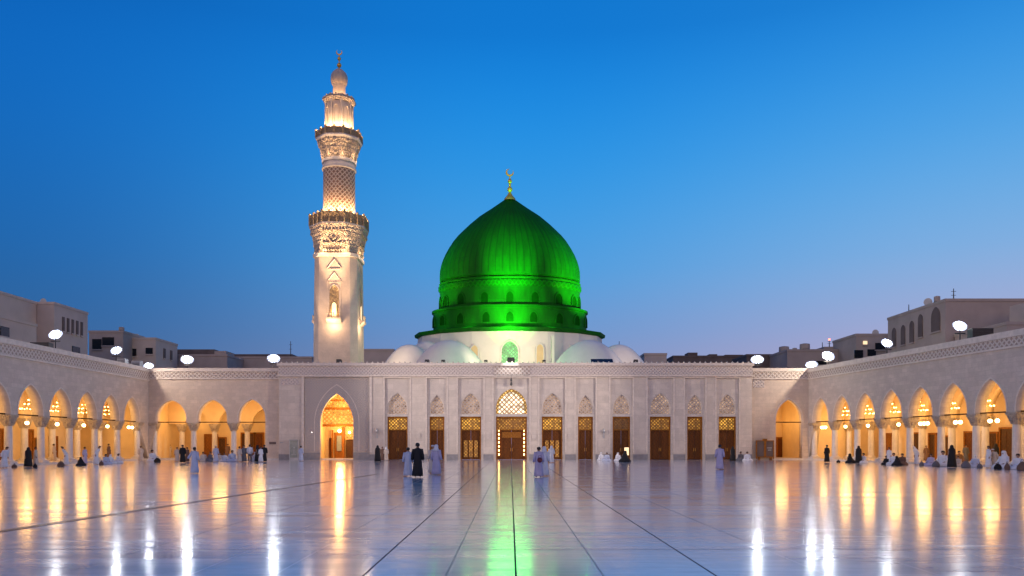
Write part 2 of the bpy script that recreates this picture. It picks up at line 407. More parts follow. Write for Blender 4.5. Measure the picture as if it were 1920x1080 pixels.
# ------------------------------------------------------------------ prayer hall
HYD = 91.2; S = HYD/F
def hx(px): return (px-HX)*S
def hz(py): return (862-py)*S
hall = empty('prayer_hall', 'wide pale stone prayer hall front with ten carved wooden doors', 'building', (0, HYD, 0))
X0, X1, ZT = hx(523), hx(1410), hz(681)
bays = [  # door left, door right, arch apex row, panel half margin, fanlight, leaf glow
    (726, 764, 737, 'fan_a', 0), (805, 833, 741, 'fan_b', 0), (863, 902, 737, 'fan_a', 2), (930, 988, 729, 'fan_b', 1), (1016, 1055, 737, 'fan_a', 2),
    (1084, 1112, 741, 'fan_b', 0), (1149, 1182, 740, 'fan_c', 0), (1219, 1258, 737, 'fan_b', 0), (1289, 1318, 740, 'fan_b', 0), (1348, 1381, 739, 'fan_a', 0)]
ZB = .85          # plinth height
holes = [rect(hx(570), hx(693), .002, hz(707))]
for a, b_, ap, fl, lt in bays:
    top = 709
    holes.append(rect(hx(a-4.5), hx(b_+4.5), .002, hz(top)))
# outline with openings reaching the ground
def comb_outline(x0, x1, z0, z1, ops):
    """outer outline with door-like notches from below: ops = list of polylines left foot .. right foot"""
    pts = [(x0, z1), (x0, z0)]
    for o_ in ops: pts += o_
    pts += [(x1, z0), (x1, z1)]
    return pts
ops = [[(h[0][0], 0), (h[0][0], h[2][1]), (h[1][0], h[2][1]), (h[1][0], 0)] for h in holes]
ops.sort(key=lambda q: q[0][0])
finish('wall', plate(comb_outline(X0, X1, 0, hz(706), ops), [], .14, 0), M['hall'], hall)
# recessed layer
ops = [archhole(hx(631), hx(662)-hx(631), 0, hz(793), hz(738)-hz(793), 12)]
tholes = []
for a, b_, ap, fl, lt in bays:
    xa, xb = hx(a), hx(b_); cx = (xa+xb)/2; w = (xb-xa)/2
    ops.append([(xa, 0), (xa, hz(781)), (xb, hz(781)), (xb, 0)])
    tholes.append(archhole(cx, w, hz(776), hz(766 if lt != 1 else 765), hz(ap)-hz(766 if lt != 1 else 765), 9))
finish('recess_wall', plate(comb_outline(X0+.1, X1-.1, 0, hz(706)-.004, ops), tholes, .5, .142), M['recess'], hall)
# portal panel with fine carving, sits just proud of the recess wall
finish('portal_panel', plate(comb_outline(hx(571), hx(692.5), ZB+.1, hz(708), [archhole(hx(631), hx(662)-hx(631)+.12, ZB+.1, hz(793), hz(738)-hz(793)+.12, 12)]), [], .03, .108), M['portal'], hall)
def archband(bm_, cx, w, z0, zs, rise, t, y0, y1, n=10):
    a = archhole(cx, w, z0, zs, rise, n); b2 = archhole(cx, w+t, z0, zs, rise*(1+t/w*.8), n)
    for i in range(len(a)-1):
        q = [a[i], a[i+1], b2[i+1], b2[i]]
        v0 = [bm_.verts.new((p[0], y0, p[1])) for p in q]; v1 = [bm_.verts.new((p[0], y1, p[1])) for p in q]
        bm_.faces.new(v0); bm_.faces.new(v1[::-1])
        for k in range(4): bm_.faces.new((v0[k], v1[k], v1[(k+1) % 4], v0[(k+1) % 4]))
part('portal_arch_moulding', M['trim'], hall, lambda bm: archband(bm, hx(631), hx(672)-hx(631), ZB+.12, hz(793), hz(722)-hz(793), .1, .08, .112, 12))
# plinth pieces butted between the doors
segs = []; edges = [X0]+sum([[hx(a-4.5), hx(b_+4.5)] for a, b_, *_ in [(574.5, 688.5)]+bays], [])+[X1]
edges.sort()
for i in range(0, len(edges), 2): segs.append((edges[i]-.004, edges[i+1]+.004, -.06, .003, 0, ZB-.2))
segs.append((hx(570), hx(600), .02, .15, 0, ZB)); segs.append((hx(662), hx(693), .02, .15, 0, ZB))
for sg in segs: boxpart('plinth', M['plinth'], hall, sg)
# shallow pilaster mouldings
pil = []
def mould(bm):
    for a, b_, ap, fl, lt in bays:
        for s, q in ((hx(a-4.5), -1), (hx(b_+4.5), 1)):
            box(bm, s+q*.0-.0 if q > 0 else s-.16, s+.16 if q > 0 else s, -.035, .001, ZB, hz(709)+.18)
        box(bm, hx(a-4.5)+.002, hx(b_+4.5)-.002, -.035, .001, hz(709)+.001, hz(709)+.18)
    for s, q in ((hx(570), -1), (hx(693), 1)):
        box(bm, s-.28 if q < 0 else s, s if q < 0 else s+.28, -.09, .001, ZB, hz(707)+.1)
    box(bm, hx(570)+.002, hx(693)-.002, -.09, .001, hz(707)+.002, hz(707)+.1)
part('panel_moulding', M['trim'], hall, mould)
# entablature
boxpart('frieze', M['friezeh'], hall, (X0-.05, X1+.05, -.12, .4, hz(703), hz(686)))
boxpart('cornice', M['trim'], hall, (X0-.18, X1+.18, -.32, .5, hz(686), ZT), (X0-.12, X1+.12, -.2, .4, hz(706), hz(703)))
part('carved_panel', M['friezeh'], hall, lambda bm: box(bm, hx(527), hx(560), -.03, .001, hz(722), hz(707)-.15))
st0 = part('parapet_stud', M['trim'], hall, lambda bm: lathe(bm, [(.10, ZT), (.13, ZT+.08), (.04, ZT+.17), (.01, ZT+.2)], 6, 0, -.1))
st0.location.x = X0+.3
for i in range(1, 88):
    q = st0.copy(); C.objects.link(q); q.location.x = X0+.3+i*.637
part('roof', M['beige2'], hall, lambda bm: box(bm, X0+.3, X1-.3, .9, 62, 10.2, 10.9))
boxpart('body_walls', M['hall'], hall, (X0+.003, X0+.5, .86, 62, 0, hz(688)), (X1-.5, X1-.003, .86, 62, 0, hz(688)), (X0+.5, X1-.5, .86, 1.3, hz(727), 10.19))
# central cartouche panel
boxpart('lit_cartouche', M['frieze'], hall, (hx(926), hx(993), -.2, -.122, hz(704), hz(687)))
# doors and tympanum windows
for a, b_, ap, fl, lt in bays:
    xa, xb = hx(a), hx(b_); cx = (xa+xb)/2; w = (xb-xa)/2; zt = hz(781)
    big = lt == 1
    zs = hz(766 if not big else 765); rise = hz(ap)-zs
    wi = empty('lattice_window', '', '', (cx, .46, hz(776))); wi.parent = hall
    del wi['label']; del wi['category']
    bmw = plate([(p[0]-cx, p[1]-hz(776)) for p in archhole(cx, w+.03, hz(776)-.02, zs, rise+.03)], [], .06, 0)
    finish('lattice', bmw, M['tymplit' if big else 'tymp'], wi)
    part('window_frame', M['brass'] if big else M['trim'], wi, lambda bm: archband(bm, 0, w*.86 if big else w-.12, .02, zs-hz(776), rise*(.88 if big else .95), w*.13 if big else .11, -.14, -.003))
    if big: finish('gold_rim', plate([(p[0]-cx, p[1]-hz(776)) for p in archhole(cx, w, hz(776), zs, rise)], [[(p[0]-cx, p[1]-hz(776)) for p in archhole(cx, w*.84, hz(776)+.02, zs, rise*.85)]], .05, -.2), M['tympgold'], wi)
    dr = empty('door', '', '', (cx, .5, 0)); dr.parent = hall; del dr['label']; del dr['category']
    fz = hz(805)
    fw = .16
    boxpart('door_frame', M['doorwood2'], dr, (-w, -w+fw, -.2, .1, 0, zt), (w-fw, w, -.2, .1, 0, zt), (-w+fw, w-fw, -.2, .1, zt-.2, zt), (-w+fw, w-fw, -.2, .1, fz-.12, fz))
    boxpart('fanlight', M[fl], dr, (-w+fw, w-fw, .0, .06, fz, zt-.2))
    for sgn in (-1, 1):
        def leaf(bm, sgn=sgn):
            x0, x1 = sorted((sgn*.012, sgn*(w-fw)))
            box(bm, x0, x1, 0, .08, .02, fz-.12)
            ww = x1-x0
            for r0, r1 in ((.25, 1.25), (1.4, 2.3), (2.42, fz-.25)):
                box(bm, x0+ww*.12, x1-ww*.12, -.035, .001, r0, r1)
                box(bm, x0+ww*.28, x1-ww*.28, -.06, -.036, r0+.15, r1-.15)
        part('door_leaf', M['doorwood'], dr, leaf)
    def handles(bm):
        for sgn in (-1, 1):
            tube(bm, [(sgn*.1, -.06, 1.0), (sgn*.1, -.12, 1.05), (sgn*.1, -.12, 1.35), (sgn*.1, -.06, 1.4)], .025, 6)
    part('handle', M['brass'], dr, handles)
    if lt == 2:   # glazed lower panels with light behind
        for k in (-1, 0, 1):
            part('glazed_panel', M['fan_b'], dr, lambda bm: box(bm, k*w*.5-w*.17, k*w*.5+w*.17, -.09, -.062, .3, 2.3))
    if big:
        for sgn in (-1, 1):
            for q in range(7):
                part('light', M['spark'], dr, lambda bm: lathe(bm, [(.01, .5+q*.48), (.055, .53+q*.48), (.055, .72+q*.48), (.01, .75+q*.48)], 8, sgn*(w-.34), -.12))
        boxpart('carved_overdoor', M['doorwood2'], dr, (-w*.62, w*.62, -.12, -.002, fz-1.0, fz-.3))
# left portal interior
def portal():
    cx = hx(631); hw = hx(668)-cx
    r = empty('portal_niche', '', '', (cx, .65, 0)); r.parent = hall; del r['label']; del r['category']
    boxpart('niche_walls', M['inner'], r, (-hw-.2, -hw, 0, 4.2, 0, 8.6), (hw, hw+.2, 0, 4.2, 0, 8.6), (-hw, hw, 4.0, 4.2, 0, 8.6), (-hw-.2, hw+.2, 0, 4.2, 8.6, 8.8))
    boxpart('niche_floor', M['platform'], r, (-hw, hw, 0, 4, .004, .12))
    boxpart('screen_panel', M['portscreen'], r, (-hw+.02, hw-.02, 2.2, 2.3, 4.1, 8.3))
    boxpart('screen_beam', M['doorwood2'], r, (-hw+.02, hw-.02, 2.1, 2.199, 6.1, 6.35), (-hw+.02, hw-.02, 2.1, 2.199, 4.0, 4.25), (-hw+.02, hw-.02, 2.1, 2.199, 7.1, 7.3))
    boxpart('inner_door', M['darkwood'], r, (.15, 1.25, 3.8, 3.9, .12, 2.4))
    boxpart('inner_door', M['doorwood2'], r, (-1.3, -.25, 3.8, 3.9, .12, 3.3))
    boxpart('inner_pillar', M['doorwood2'], r, (-.22, .1, 3.2, 3.5, .12, 4.0))
    boxpart('inner_pillar', M['doorwood2'], r, (-1.5, -1.34, 3.2, 3.5, .12, 3.6))
    boxpart('inner_pillar', M['doorwood2'], r, (1.3, 1.46, 3.2, 3.5, .12, 3.6))
    boxpart('inner_lattice', M['portscreen'], r, (.14, 1.28, 3.5, 3.6, 2.45, 3.1))
    boxpart('exit_panel', M['greenscreen'], r, (1.62, 1.92, 3.4, 3.45, 1.7, 2.2))
    boxpart('notice_board', M['cabglass'], r, (-.95, -.35, 3.66, 3.72, 1.0, 2.9))
    boxpart('inner_door', M['doorwood'], r, (-1.95, -1.5, 3.8, 3.9, .12, 2.6), (1.6, 1.95, 3.8, 3.9, .12, 2.9))
    part('wall_sconce', M['bulb'], r, lambda bm: [ball(bm, (-.55, 3.4, 3.5), .22), ball(bm, (.7, 3.4, 3.3), .16), ball(bm, (0, 1.6, 7.9), .13)])
    point('portal_light', (cx, HYD+2.0, 3.4), 520, (1, .54, .15), .5)
    point('portal_light', (cx, HYD+1.3, 6.9), 330, (1, .52, .15), .4)
portal()

# ------------------------------------------------------------------ arcades
WZ = 10.9; SPR = 4.4
def lamp_mesh():
    bm = bmesh.new(); ball(bm, (0, 0, 0), .17, 12); return bm
def capital_fn(cz0, cz1):
    def f(bm):
        rings(bm, [chsq(.36, .16, cz0), chsq(.42, .12, cz0+.3), chsq(.54, .1, cz1-.22), chsq(.57, .03, cz1-.14), chsq(.57, .03, cz1)])
        for k in range(8):
            a = k*PI/4; box(bm, .38, .52, -.1, .1, cz0+.25, cz1-.35, Matrix.Rotation(a, 4, 'Z'))
    return f
COLP = {}
def column(parent, x, y, h=SPR, z0=.15, r=.33):
    """fluted column part with its capital and base as sub-parts; mesh shared between repeats"""
    if 'c' not in COLP:
        def shaft(bm): lathe(bm, [(r*1.02, .55), (r, 1.2), (r*.93, h-.95)], 20)
        def base(bm): rings(bm, [chsq(.52, .04, z0), chsq(.52, .04, z0+.2)]); lathe(bm, [(.48, z0+.201), (.49, z0+.28), (.40, z0+.33), (.36, .549)], 20)
        s = part('column', M['column'], parent, shaft, True)
        c_ = part('capital', M['capital'], s, capital_fn(h-.949, h)); b2 = part('base', M['column'], s, base, True)
        COLP['c'] = s; s.location = (x, y, 0); return s
    s = copy_tree(COLP['c'], parent); s.location = (x, y, 0); return s

def arcade(label, loc, rz, length, cols, ends, wallmat, archs, frieze_z=(9.55, 10.45), depth=9., friezemat='frieze', inner=True, doors=()):
    """local x along the front, y inwards. archs: (centre, half width, springing, rise, reaches_ground)"""
    A = empty('arcade', label, 'arcade', loc, rz)
    pts = [(0, WZ), (0, 0)]; prev_gnd = True
    first = True
    for i, (cx, w, zs, rise, lg, rg) in enumerate(archs):
        z_l = 0 if lg else SPR; z_r = 0 if rg else SPR
        pts += [(cx-w, z_l)]+arch(cx, w, zs, rise, 12)+[(cx+w, z_r)]
    pts += [(length, 0), (length, WZ)]
    finish('wall', plate(pts, [], 1.0, 0), wallmat, A)
    # raised band round each arch
    for cx, w, zs, rise, lg, rg in archs: part('arch_moulding', M['trim'], A, lambda bm: archband(bm, cx, w+.02, max(zs-.4, SPR+.05), zs, rise+.02, .12, -.035, .003, 12))
    boxpart('frieze', M[friezemat], A, (0, length, -.07, .003, *frieze_z))
    boxpart('coping', M['trim'], A, (-.02, length+.02, -.2, 1.1, frieze_z[1], WZ+.02), (0, length, -.14, .003, frieze_z[0]-.16, frieze_z[0]))
    boxpart('platform', M['platform'], A, (0, length, -.25, depth, .002, .15))
    for x in cols: column(A, x, .5)
    for cx, w, zs, rise, lg, rg in archs: boxpart('tie_rod', M['darkwood'], A, (cx-w-.2, cx+w+.2, .42, .5, SPR+.02, SPR+.14))
    # inside
    boxpart('ceiling', M['inner'], A, (0, length, 1.0, depth+.4, 8.3, 8.6))
    boxpart('roof', M['beige2'], A, (.05, length-.05, 1.12, depth+.4, 10.0, 10.3))
    boxpart('back_wall', M['inner'], A, (0, length, depth, depth+.4, .15, 8.3), (0, length, depth+.001, depth+.4, 8.6, 10.0), (-.4, -.001, 1.0, depth+.4, .15, 10.0), (length+.001, length+.4, 1.0, depth+.4, .15, 10.0))
    if inner:
        pts = [(0.01, 8.3), (0.01, SPR)]
        for cx, w, zs, rise, lg, rg in archs:
            pts += arch(cx, w*.96, SPR+.01, rise*1.0, 10)
        pts += [(length-.01, SPR), (length-.01, 8.3)]
        finish('inner_arches', plate(pts, [], .7, 4.6), M['inner'], A)
        for x in cols: column(A, x, 4.95)
        # cross ribs of the vault over every column
        def ribs(bm, x):
            if True:
                for k in range(10):
                    a0, a1 = PI*k/10, PI*(k+1)/10
                    q = lambda a, e: (1.0+1.8+1.8*-math.cos(a), SPR+.6+2.6*math.sin(a)+e)
                    (ya, za), (yb, zb) = q(a0, 0), q(a1, 0)
                    for (p0, p1) in (((ya, za), (yb, zb)),):
                        v = [bm.verts.new(c_) for c_ in ((x-.3, p0[0], p0[1]), (x+.3, p0[0], p0[1]), (x+.3, p1[0], p1[1]), (x-.3, p1[0], p1[1]),
                             (x-.3, p0[0], 8.3), (x+.3, p0[0], 8.3), (x+.3, p1[0], 8.3), (x-.3, p1[0], 8.3))]
                        for f in ((0, 1, 2, 3), (0, 3, 7, 4), (1, 5, 6, 2)): bm.faces.new([v[j] for j in f])
        for x in cols: part('vault_rib', M['inner'], A, lambda bm: ribs(bm, x))
    for (x, w, h, mt) in doors:
        d = boxpart('door', M[mt], A, (x-w, x+w, depth-.12, depth-.002, .15, h))
        boxpart('door_frame', M['doorwood2'], d, (x-w-.18, x-w, depth-.2, depth-.003, .15, h+.18), (x+w, x+w+.18, depth-.2, depth-.003, .15, h+.18), (x-w, x+w, depth-.2, depth-.003, h, h+.18))
        boxpart('panel', M[mt], d, (x-w*.8, x-w*.1, depth-.15, depth-.122, .4, h*.5), (x+w*.1, x+w*.8, depth-.15, depth-.122, .4, h*.5), (x-w*.8, x-w*.1, depth-.15, depth-.122, h*.55, h-.2), (x+w*.1, x+w*.8, depth-.15, depth-.122, h*.55, h-.2))
    return A
WARM = (1, .56, .18)
def world_of(A, x, y, z):
    bpy.context.view_layer.update()
    return A.matrix_basis @ Vector((x, y, z))
def hang(A, x, y, z, label, ztop=SPR+.02, r=1.0, grp='globe lamps hanging in the arcades'):
    if 'lamp' not in COLP:
        e = empty('hanging_lamp', label, 'lamp', (0, 0, 0), 0, grp)
        part('globe', M['bulb'], e, lambda bm: ball(bm, (0, 0, 0), .17, 12), True)
        part('cap', M['brass'], e, lambda bm: lathe(bm, [(.10, .15), (.07, .22), (.02, .27)], 10))
        part('rod', M['brass'], e, lambda bm: lathe(bm, [(.015, .26), (.015, .62)], 6))
        COLP['lamp'] = e
    else:
        e = copy_tree(COLP['lamp']); e['label'] = label
    e.location = world_of(A, x, y, z); e.scale = (r, r, r); return e
def chandelier(A, x, y, z, label):
    if 'ch' not in COLP:
        e = empty('chandelier', label, 'chandelier', (0, 0, 0), 0, 'ring chandeliers under the arcade vaults')
        def ring(bm):
            for rr, zz in ((.95, 0), (.62, .45), (.3, .85)):
                tube(bm, [(rr*math.cos(2*PI*i/20), rr*math.sin(2*PI*i/20), zz) for i in range(21)], .03, 6)
            for a in range(4): tube(bm, [(.95*math.cos(a*PI/2), .95*math.sin(a*PI/2), 0), (.3*math.cos(a*PI/2), .3*math.sin(a*PI/2), .85), (0, 0, 1.3)], .015, 5)
            tube(bm, [(0, 0, 1.25), (0, 0, 2.7)], .02, 6)
        part('ring_frame', M['brass'], e, ring)
        b0 = None
        for rr, zz, n_ in ((.95, 0, 12), (.62, .45, 8), (.3, .85, 5)):
            for i in range(n_):
                a = 2*PI*(i+.3)/n_
                if b0 is None: b0 = part('bulb', M['spark'], e, lambda bm: ball(bm, (0, 0, 0), .06, 6)); q = b0
                else: q = b0.copy(); C.objects.link(q)
                q.location = (rr*math.cos(a), rr*math.sin(a), zz-.1)
        COLP['ch'] = e
    else:
        e = copy_tree(COLP['ch']); e['label'] = label
    e.location = world_of(A, x, y, z)
    return e

ORD = ['first', 'second', 'third', 'fourth', 'fifth', 'sixth', 'seventh', 'eighth', 'ninth', 'tenth']
# left side: x runs away from the camera, far end at the corner y = 91.2+.5
LX = -43.2
LY0 = 91.7-46.0   # near end
lcols = [91.7-46.0+46.0-1.55-4.62*k-LY0 for k in range(0, 9)]   # local positions of columns
lcols = sorted([46.0-1.75-4.62*k for k in range(0, 9)])
larch = [((a+b_)/2, 1.78, SPR+.25, 2.55, False, False) for a, b_ in zip(lcols, lcols[1:])]
ld = [((a+b_)/2+random.uniform(-.4, .4), random.choice((.6, .8, 1.0)), random.choice((2.6, 3.0, 3.3)), random.choice(('darkwood', 'doorwood', 'doorwood2'))) for a, b_ in zip(lcols, lcols[1:])]
ld += [((a+b_)/2+1.5, .45, random.choice((2.4, 2.9)), 'darkwood') for a, b_ in list(zip(lcols, lcols[1:]))[::2]]
AL = arcade('long stone arcade of pointed arches along the left side of the courtyard', (LX, LY0, 0), PI/2, 46.0, lcols, None, M['side'], larch, doors=ld)
nA = len(larch)
for i, (cx, *_r) in enumerate(larch):
    far = nA-1-i
    if far > 5: 
        if far == 6: point('arcade_light', world_of(AL, cx, 2.8, 5.0), 200, WARM, .4)
        continue
    nm = 'from the corner' if far else 'at the corner'
    chandelier(AL, cx, 2.8, 5.35, 'ring chandelier in the %s left arcade bay from the far corner' % ORD[far])
    hang(AL, cx+.2, .46, 3.78, 'warm globe lamp in the %s left arcade arch from the far corner' % ORD[far])
    point('arcade_light', world_of(AL, cx, 2.9, 4.6), 230*random.uniform(.75, 1.3), WARM, 1.1)
    point('arcade_light', world_of(AL, cx, 7.0, 4.6), 60*random.uniform(.4, 1.6), WARM, .6)
hang(AL, larch[-1][0]+1.0, .46, 3.78, 'second small globe lamp beside the corner lamp of the left arcade')

# right side, flaring outwards towards the camera
RC = Vector((35.6, 91.7, 0)); rang = math.atan2(-1, .1442)
rcols = [.45+4.32*k for k in range(0, 10)]
rarch = [((a+b_)/2, 1.66, SPR+.25, 2.6, False, False) for a, b_ in zip(rcols, rcols[1:])]
rd = [((a+b_)/2+random.uniform(-.5, .5), random.choice((.6, .8, 1.0)), random.choice((2.6, 3.0, 3.3)), random.choice(('darkwood', 'doorwood', 'doorwood2'))) for a, b_ in zip(rcols, rcols[1:])]
rd += [((a+b_)/2-1.5, .45, random.choice((2.4, 2.9)), 'darkwood') for a, b_ in list(zip(rcols, rcols[1:]))[::2]]
AR = arcade('long stone arcade of pointed arches along the right side of the courtyard', RC, rang, rcols[-1]+1.0, rcols, None, M['side'], rarch, doors=rd, frieze_z=(9.7, 10.4))
for i, (cx, *_r) in enumerate(rarch):
    if i > 7: continue
    chandelier(AR, cx, 2.8, 5.35, 'ring chandelier in the %s right arcade bay from the far corner' % ORD[i])
    point('arcade_light', world_of(AR, cx, 2.9, 4.6), 230*random.uniform(.75, 1.3), WARM, 1.1)
    point('arcade_light', world_of(AR, cx, 7.0, 4.6), 60*random.uniform(.4, 1.6), WARM, .6)
k = 0
for i, offs in enumerate([(-.5, -.1, .3), (0,), (-.2,), (.5,), (-.6, -.1, .4), (-.3, .3), (-.6, .2), (.4,)]):
    for j, o_ in enumerate(offs):
        hang(AR, rarch[i][0]+o_, .46, 3.8, '%s globe lamp in the %s right arcade arch from the far corner' % (['warm single' if len(offs) == 1 else 'warm farther', 'warm middle' if len(offs) == 3 else 'warm nearer', 'warm nearest'][j], ORD[i]))

# left wing: three arches facing the camera
WY = 91.7
wx = lambda px: PX(px, WY)
ox = LX+.003
lw = [((wx(321)-ox), 1.78, 4.95, 2.15, False, False), ((wx(398)-ox), 1.75, 4.95, 2.2, False, False), ((wx(472)-ox), 1.62, 4.95, 2.25, False, True)]
wd = lambda px: PX(px, WY+9)
lwd = [(wd(304)-ox, .5, 2.7, 'darkwood'), (wd(326)-ox, .5, 2.8, 'doorwood'), (wd(396)-ox, .7, 3.0, 'doorwood2'), (wd(417)-ox, .4, 2.6, 'darkwood'), (wd(466)-ox, .8, 3.2, 'darkwood'), (wd(486)-ox, .5, 3.2, 'doorwood')]
ALW = arcade('short stone wing of three rounded arches left of the prayer hall', (ox, WY, 0), 0, X0-ox-.004, [wx(286)-ox, wx(360)-ox, wx(435.5)-ox], None, M['wing'], lw, frieze_z=(9.75, 10.5), doors=lwd, inner=False)
def linner(bm): pass
finish('inner_arches', plate([(0.02, 8.3), (.02, SPR)]+sum([arch(wx(p)-ox, 1.35, SPR+.01, 1.9, 10) for p in (334, 400, 466)], [])+[(X0-ox-.03, SPR), (X0-ox-.03, 8.3)], [], .7, 5.2), M['inner'], ALW)
for p in (304, 369, 434, 486): column(ALW, wx(p)-ox, 5.55)
for p in (321, 398, 472): point('arcade_light', (wx(p), WY+3.0, 4.9), 270*random.uniform(.85, 1.25), WARM, 1.1); point('arcade_light', (wx(p), WY+7.5, 4.6), 60, WARM, .4)
# right wing: plain wall with one pointed arch
oxr = X1+.004
lenr = RC.x-oxr-.003
ARW = arcade('short plain stone wing with a single pointed arch right of the prayer hall', (oxr, WY, 0), 0, lenr, [], None, M['wing'], [(wx(1479.5)-oxr, 1.58, 4.75, 2.45, True, True)], frieze_z=(9.75, 10.5),
             doors=[(wd(1468)-oxr, .75, 2.6, 'doorwood'), (wd(1494)-oxr, .5, 2.9, 'darkwood')], inner=False)
boxpart('carved_panel', M['friezeh'], ARW, (wx(1410.5)-oxr+.1, wx(1433)-oxr, -.03, .001, 8.6, 9.5))
point('arcade_light', (wx(1480), WY+3.2, 5.0), 240, WARM, 1.0); point('arcade_light', (wx(1480), WY+7., 4.8), 120, WARM, .4)

# ------------------------------------------------------------------ minaret
MY = 98.0; KM = MY/F
mcx = PX(636, MY)
def mz(py): return PZ(py, MY)
mi = empty('minaret', 'tall pale stone minaret with two lit balconies and a bulbous top', 'minaret', (mcx, MY, 0))
r_ = lambda px: px*KM*.962
part('shaft', M['min'], mi, lambda bm: rings(bm, [chsq(r_(42.5), r_(12), 10.9), chsq(r_(42), r_(12), mz(612)), chsq(r_(40.5), r_(11.5), mz(490))]))
part('string_course', M['trim'], mi, lambda bm: (rings(bm, [chsq(r_(43), r_(12), mz(490)), chsq(r_(43.5), r_(12.5), mz(484))])))
def corbel(bm):
    n_ = 7
    for i in range(n_):
        t0 = i/n_; t1 = (i+1)/n_
        h0 = 41+12*t0**1.6+1; h1 = 41+12*t1**1.6
        c0 = 12+(h0*OCT-12)*t0; c1 = 12+(h1*OCT-12)*t1
        z0_ = mz(484+(432-484)*t0); z1_ = mz(484+(432-484)*t1)
        rings(bm, [chsq(r_(h0-1.2), r_(c0), z0_), chsq(r_(h1), r_(c1), z1_-.05), chsq(r_(h1), r_(c1), z1_)])
    # muqarnas lobes and a rosette on each face
    for q in range(4):
        R = Matrix.Rotation(q*PI/2, 4, 'Z')
        for row, (py, hw, n2) in enumerate(((478, 41.5, 9), (466, 43, 8), (444, 49, 7))):
            for j in range(n2):
                xx = r_((j-(n2-1)/2)*(44/n2)); v0 = len(bm.verts)
                bmn = bmesh.new(); ball(bmn, (xx, -r_(hw), mz(py)), r_(3.0), 8, 1.3); 
                for v in bmn.verts: v.co = R @ v.co
                me = bpy.data.meshes.new('t'); bmn.to_mesh(me); bm.from_mesh(me); bpy.data.meshes.remove(me); bmn.free()
        bmn = bmesh.new()
        tube(bmn, [(r_(9)*math.cos(a*PI/8), -r_(45.5), mz(457)+r_(9)*math.sin(a*PI/8)) for a in range(17)], r_(1.6), 6)
        ball(bmn, (0, -r_(44.5), mz(457)), r_(4.5), 8)
        for v in bmn.verts: v.co = R @ v.co
        me = bpy.data.meshes.new('t'); bmn.to_mesh(me); bm.from_mesh(me); bpy.data.meshes.remove(me); bmn.free()
part('corbel', M['mincarve'], mi, corbel)
def octring(h, z): return chsq(r_(h), r_(h)*OCT, z)
def balcony(h, zb, zt, posts):
    part('balcony_slab', M['trim'], mi, lambda bm: rings(bm, [octring(h-1, zb-.35), octring(h+1, zb-.15), octring(h+1, zb)]))
    def rail(bm):
        o1 = octring(h-.6, 0); i1 = octring(h-2.6, 0)
        for k_ in range(8):
            a, b2 = Vector(o1[k_]), Vector(o1[(k_+1) % 8]); c_, d_ = Vector(i1[k_]), Vector(i1[(k_+1) % 8])
            for z0_, z1_ in ((zb+.003, zb+.28*(zt-zb)), (zb+.28*(zt-zb), zb+.72*(zt-zb)), (zb+.72*(zt-zb), zt-.02)):
                e = .0 if z0_ != zb+.28*(zt-zb) else .07
                off = (c_-a)*e*2
                p = [a+off, b2+off, d_, c_]
                rings(bm, [[(q.x, q.y, z0_) for q in p], [(q.x, q.y, z1_) for q in p]])
    br_ = part('balcony_rail', M['minrail'], mi, rail)
    o1 = octring(h-.2, 0); p0 = None
    for k_ in range(8):
        a, b2 = Vector(o1[k_]), Vector(o1[(k_+1) % 8])
        for j in range(posts):
            q = a.lerp(b2, j/posts)
            if p0 is None: p0 = part('rail_post', M['minrail'], br_, lambda bm: lathe(bm, [(.15, zb), (.15, zt+.03), (.18, zt+.05), (.17, zt+.1), (.06, zt+.14), (.08, zt+.2), (.01, zt+.24)], 6)); p_ = p0
            else: p_ = p0.copy(); C.objects.link(p_)
            p_.location = (q.x, q.y, 0)
balcony(52, mz(430), mz(410), 3)
part('upper_shaft', M['minlat'], mi, lambda bm: lathe(bm, [(r_(30.5), mz(430)), (r_(30.5), mz(320))], 32), True)
part('shaft_rings', M['trim'], mi, lambda bm: [lathe(bm, [(r_(30.6), z0_-.1), (r_(33), z0_), (r_(33), z0_+.25), (r_(31), z0_+.4)], 32) for z0_ in (mz(321), mz(309))]+[lathe(bm, [(r_(30.7), mz(317)), (r_(30.7), mz(308))], 32)], True)
def corbel2(bm):
    n_ = 6
    for i in range(n_):
        t0, t1 = i/n_, (i+1)/n_
        rings(bm, [octring(30+11*t0**1.5, mz(305+(266-305)*t0)), octring(30.5+11.3*t1**1.5, mz(305+(266-305)*t1)-.05), octring(30.5+11.3*t1**1.5, mz(305+(266-305)*t1))])
    for rr, py, n2 in ((32, 298, 16), (34, 288, 16), (38, 275, 20)):
        for j in range(n2):
            a = 2*PI*j/n2; ball(bm, (r_(rr)*math.cos(a), r_(rr)*math.sin(a), mz(py)), r_(3.1), 8, 1.3)
part('corbel', M['mincarve'], mi, corbel2)
balcony(41, mz(265), mz(252), 2)
def lantern(bm):
    rings(bm, [octring(23.5, mz(266)), octring(23.5, mz(196))])
    for k_ in range(8):
        a = PI/8+k_*PI/4; rr = r_(25.3)
        lathe(bm, [(r_(2.9), mz(266)), (r_(2.6), mz(200)), (r_(3.4), mz(196))], 8, rr*math.cos(a), rr*math.sin(a))
    for k_ in range(8):
        R = Matrix.Rotation(k_*PI/4, 4, 'Z')
        b3 = bmesh.new(); archband(b3, 0, r_(5), mz(240), mz(214), r_(8), r_(1.5), -r_(25.8), -r_(24.4), 6)
        for v in b3.verts: v.co = R @ v.co
        me = bpy.data.meshes.new('t'); b3.to_mesh(me); bm.from_mesh(me); bpy.data.meshes.remove(me); b3.free()
part('lantern', M['min'], mi, lantern)
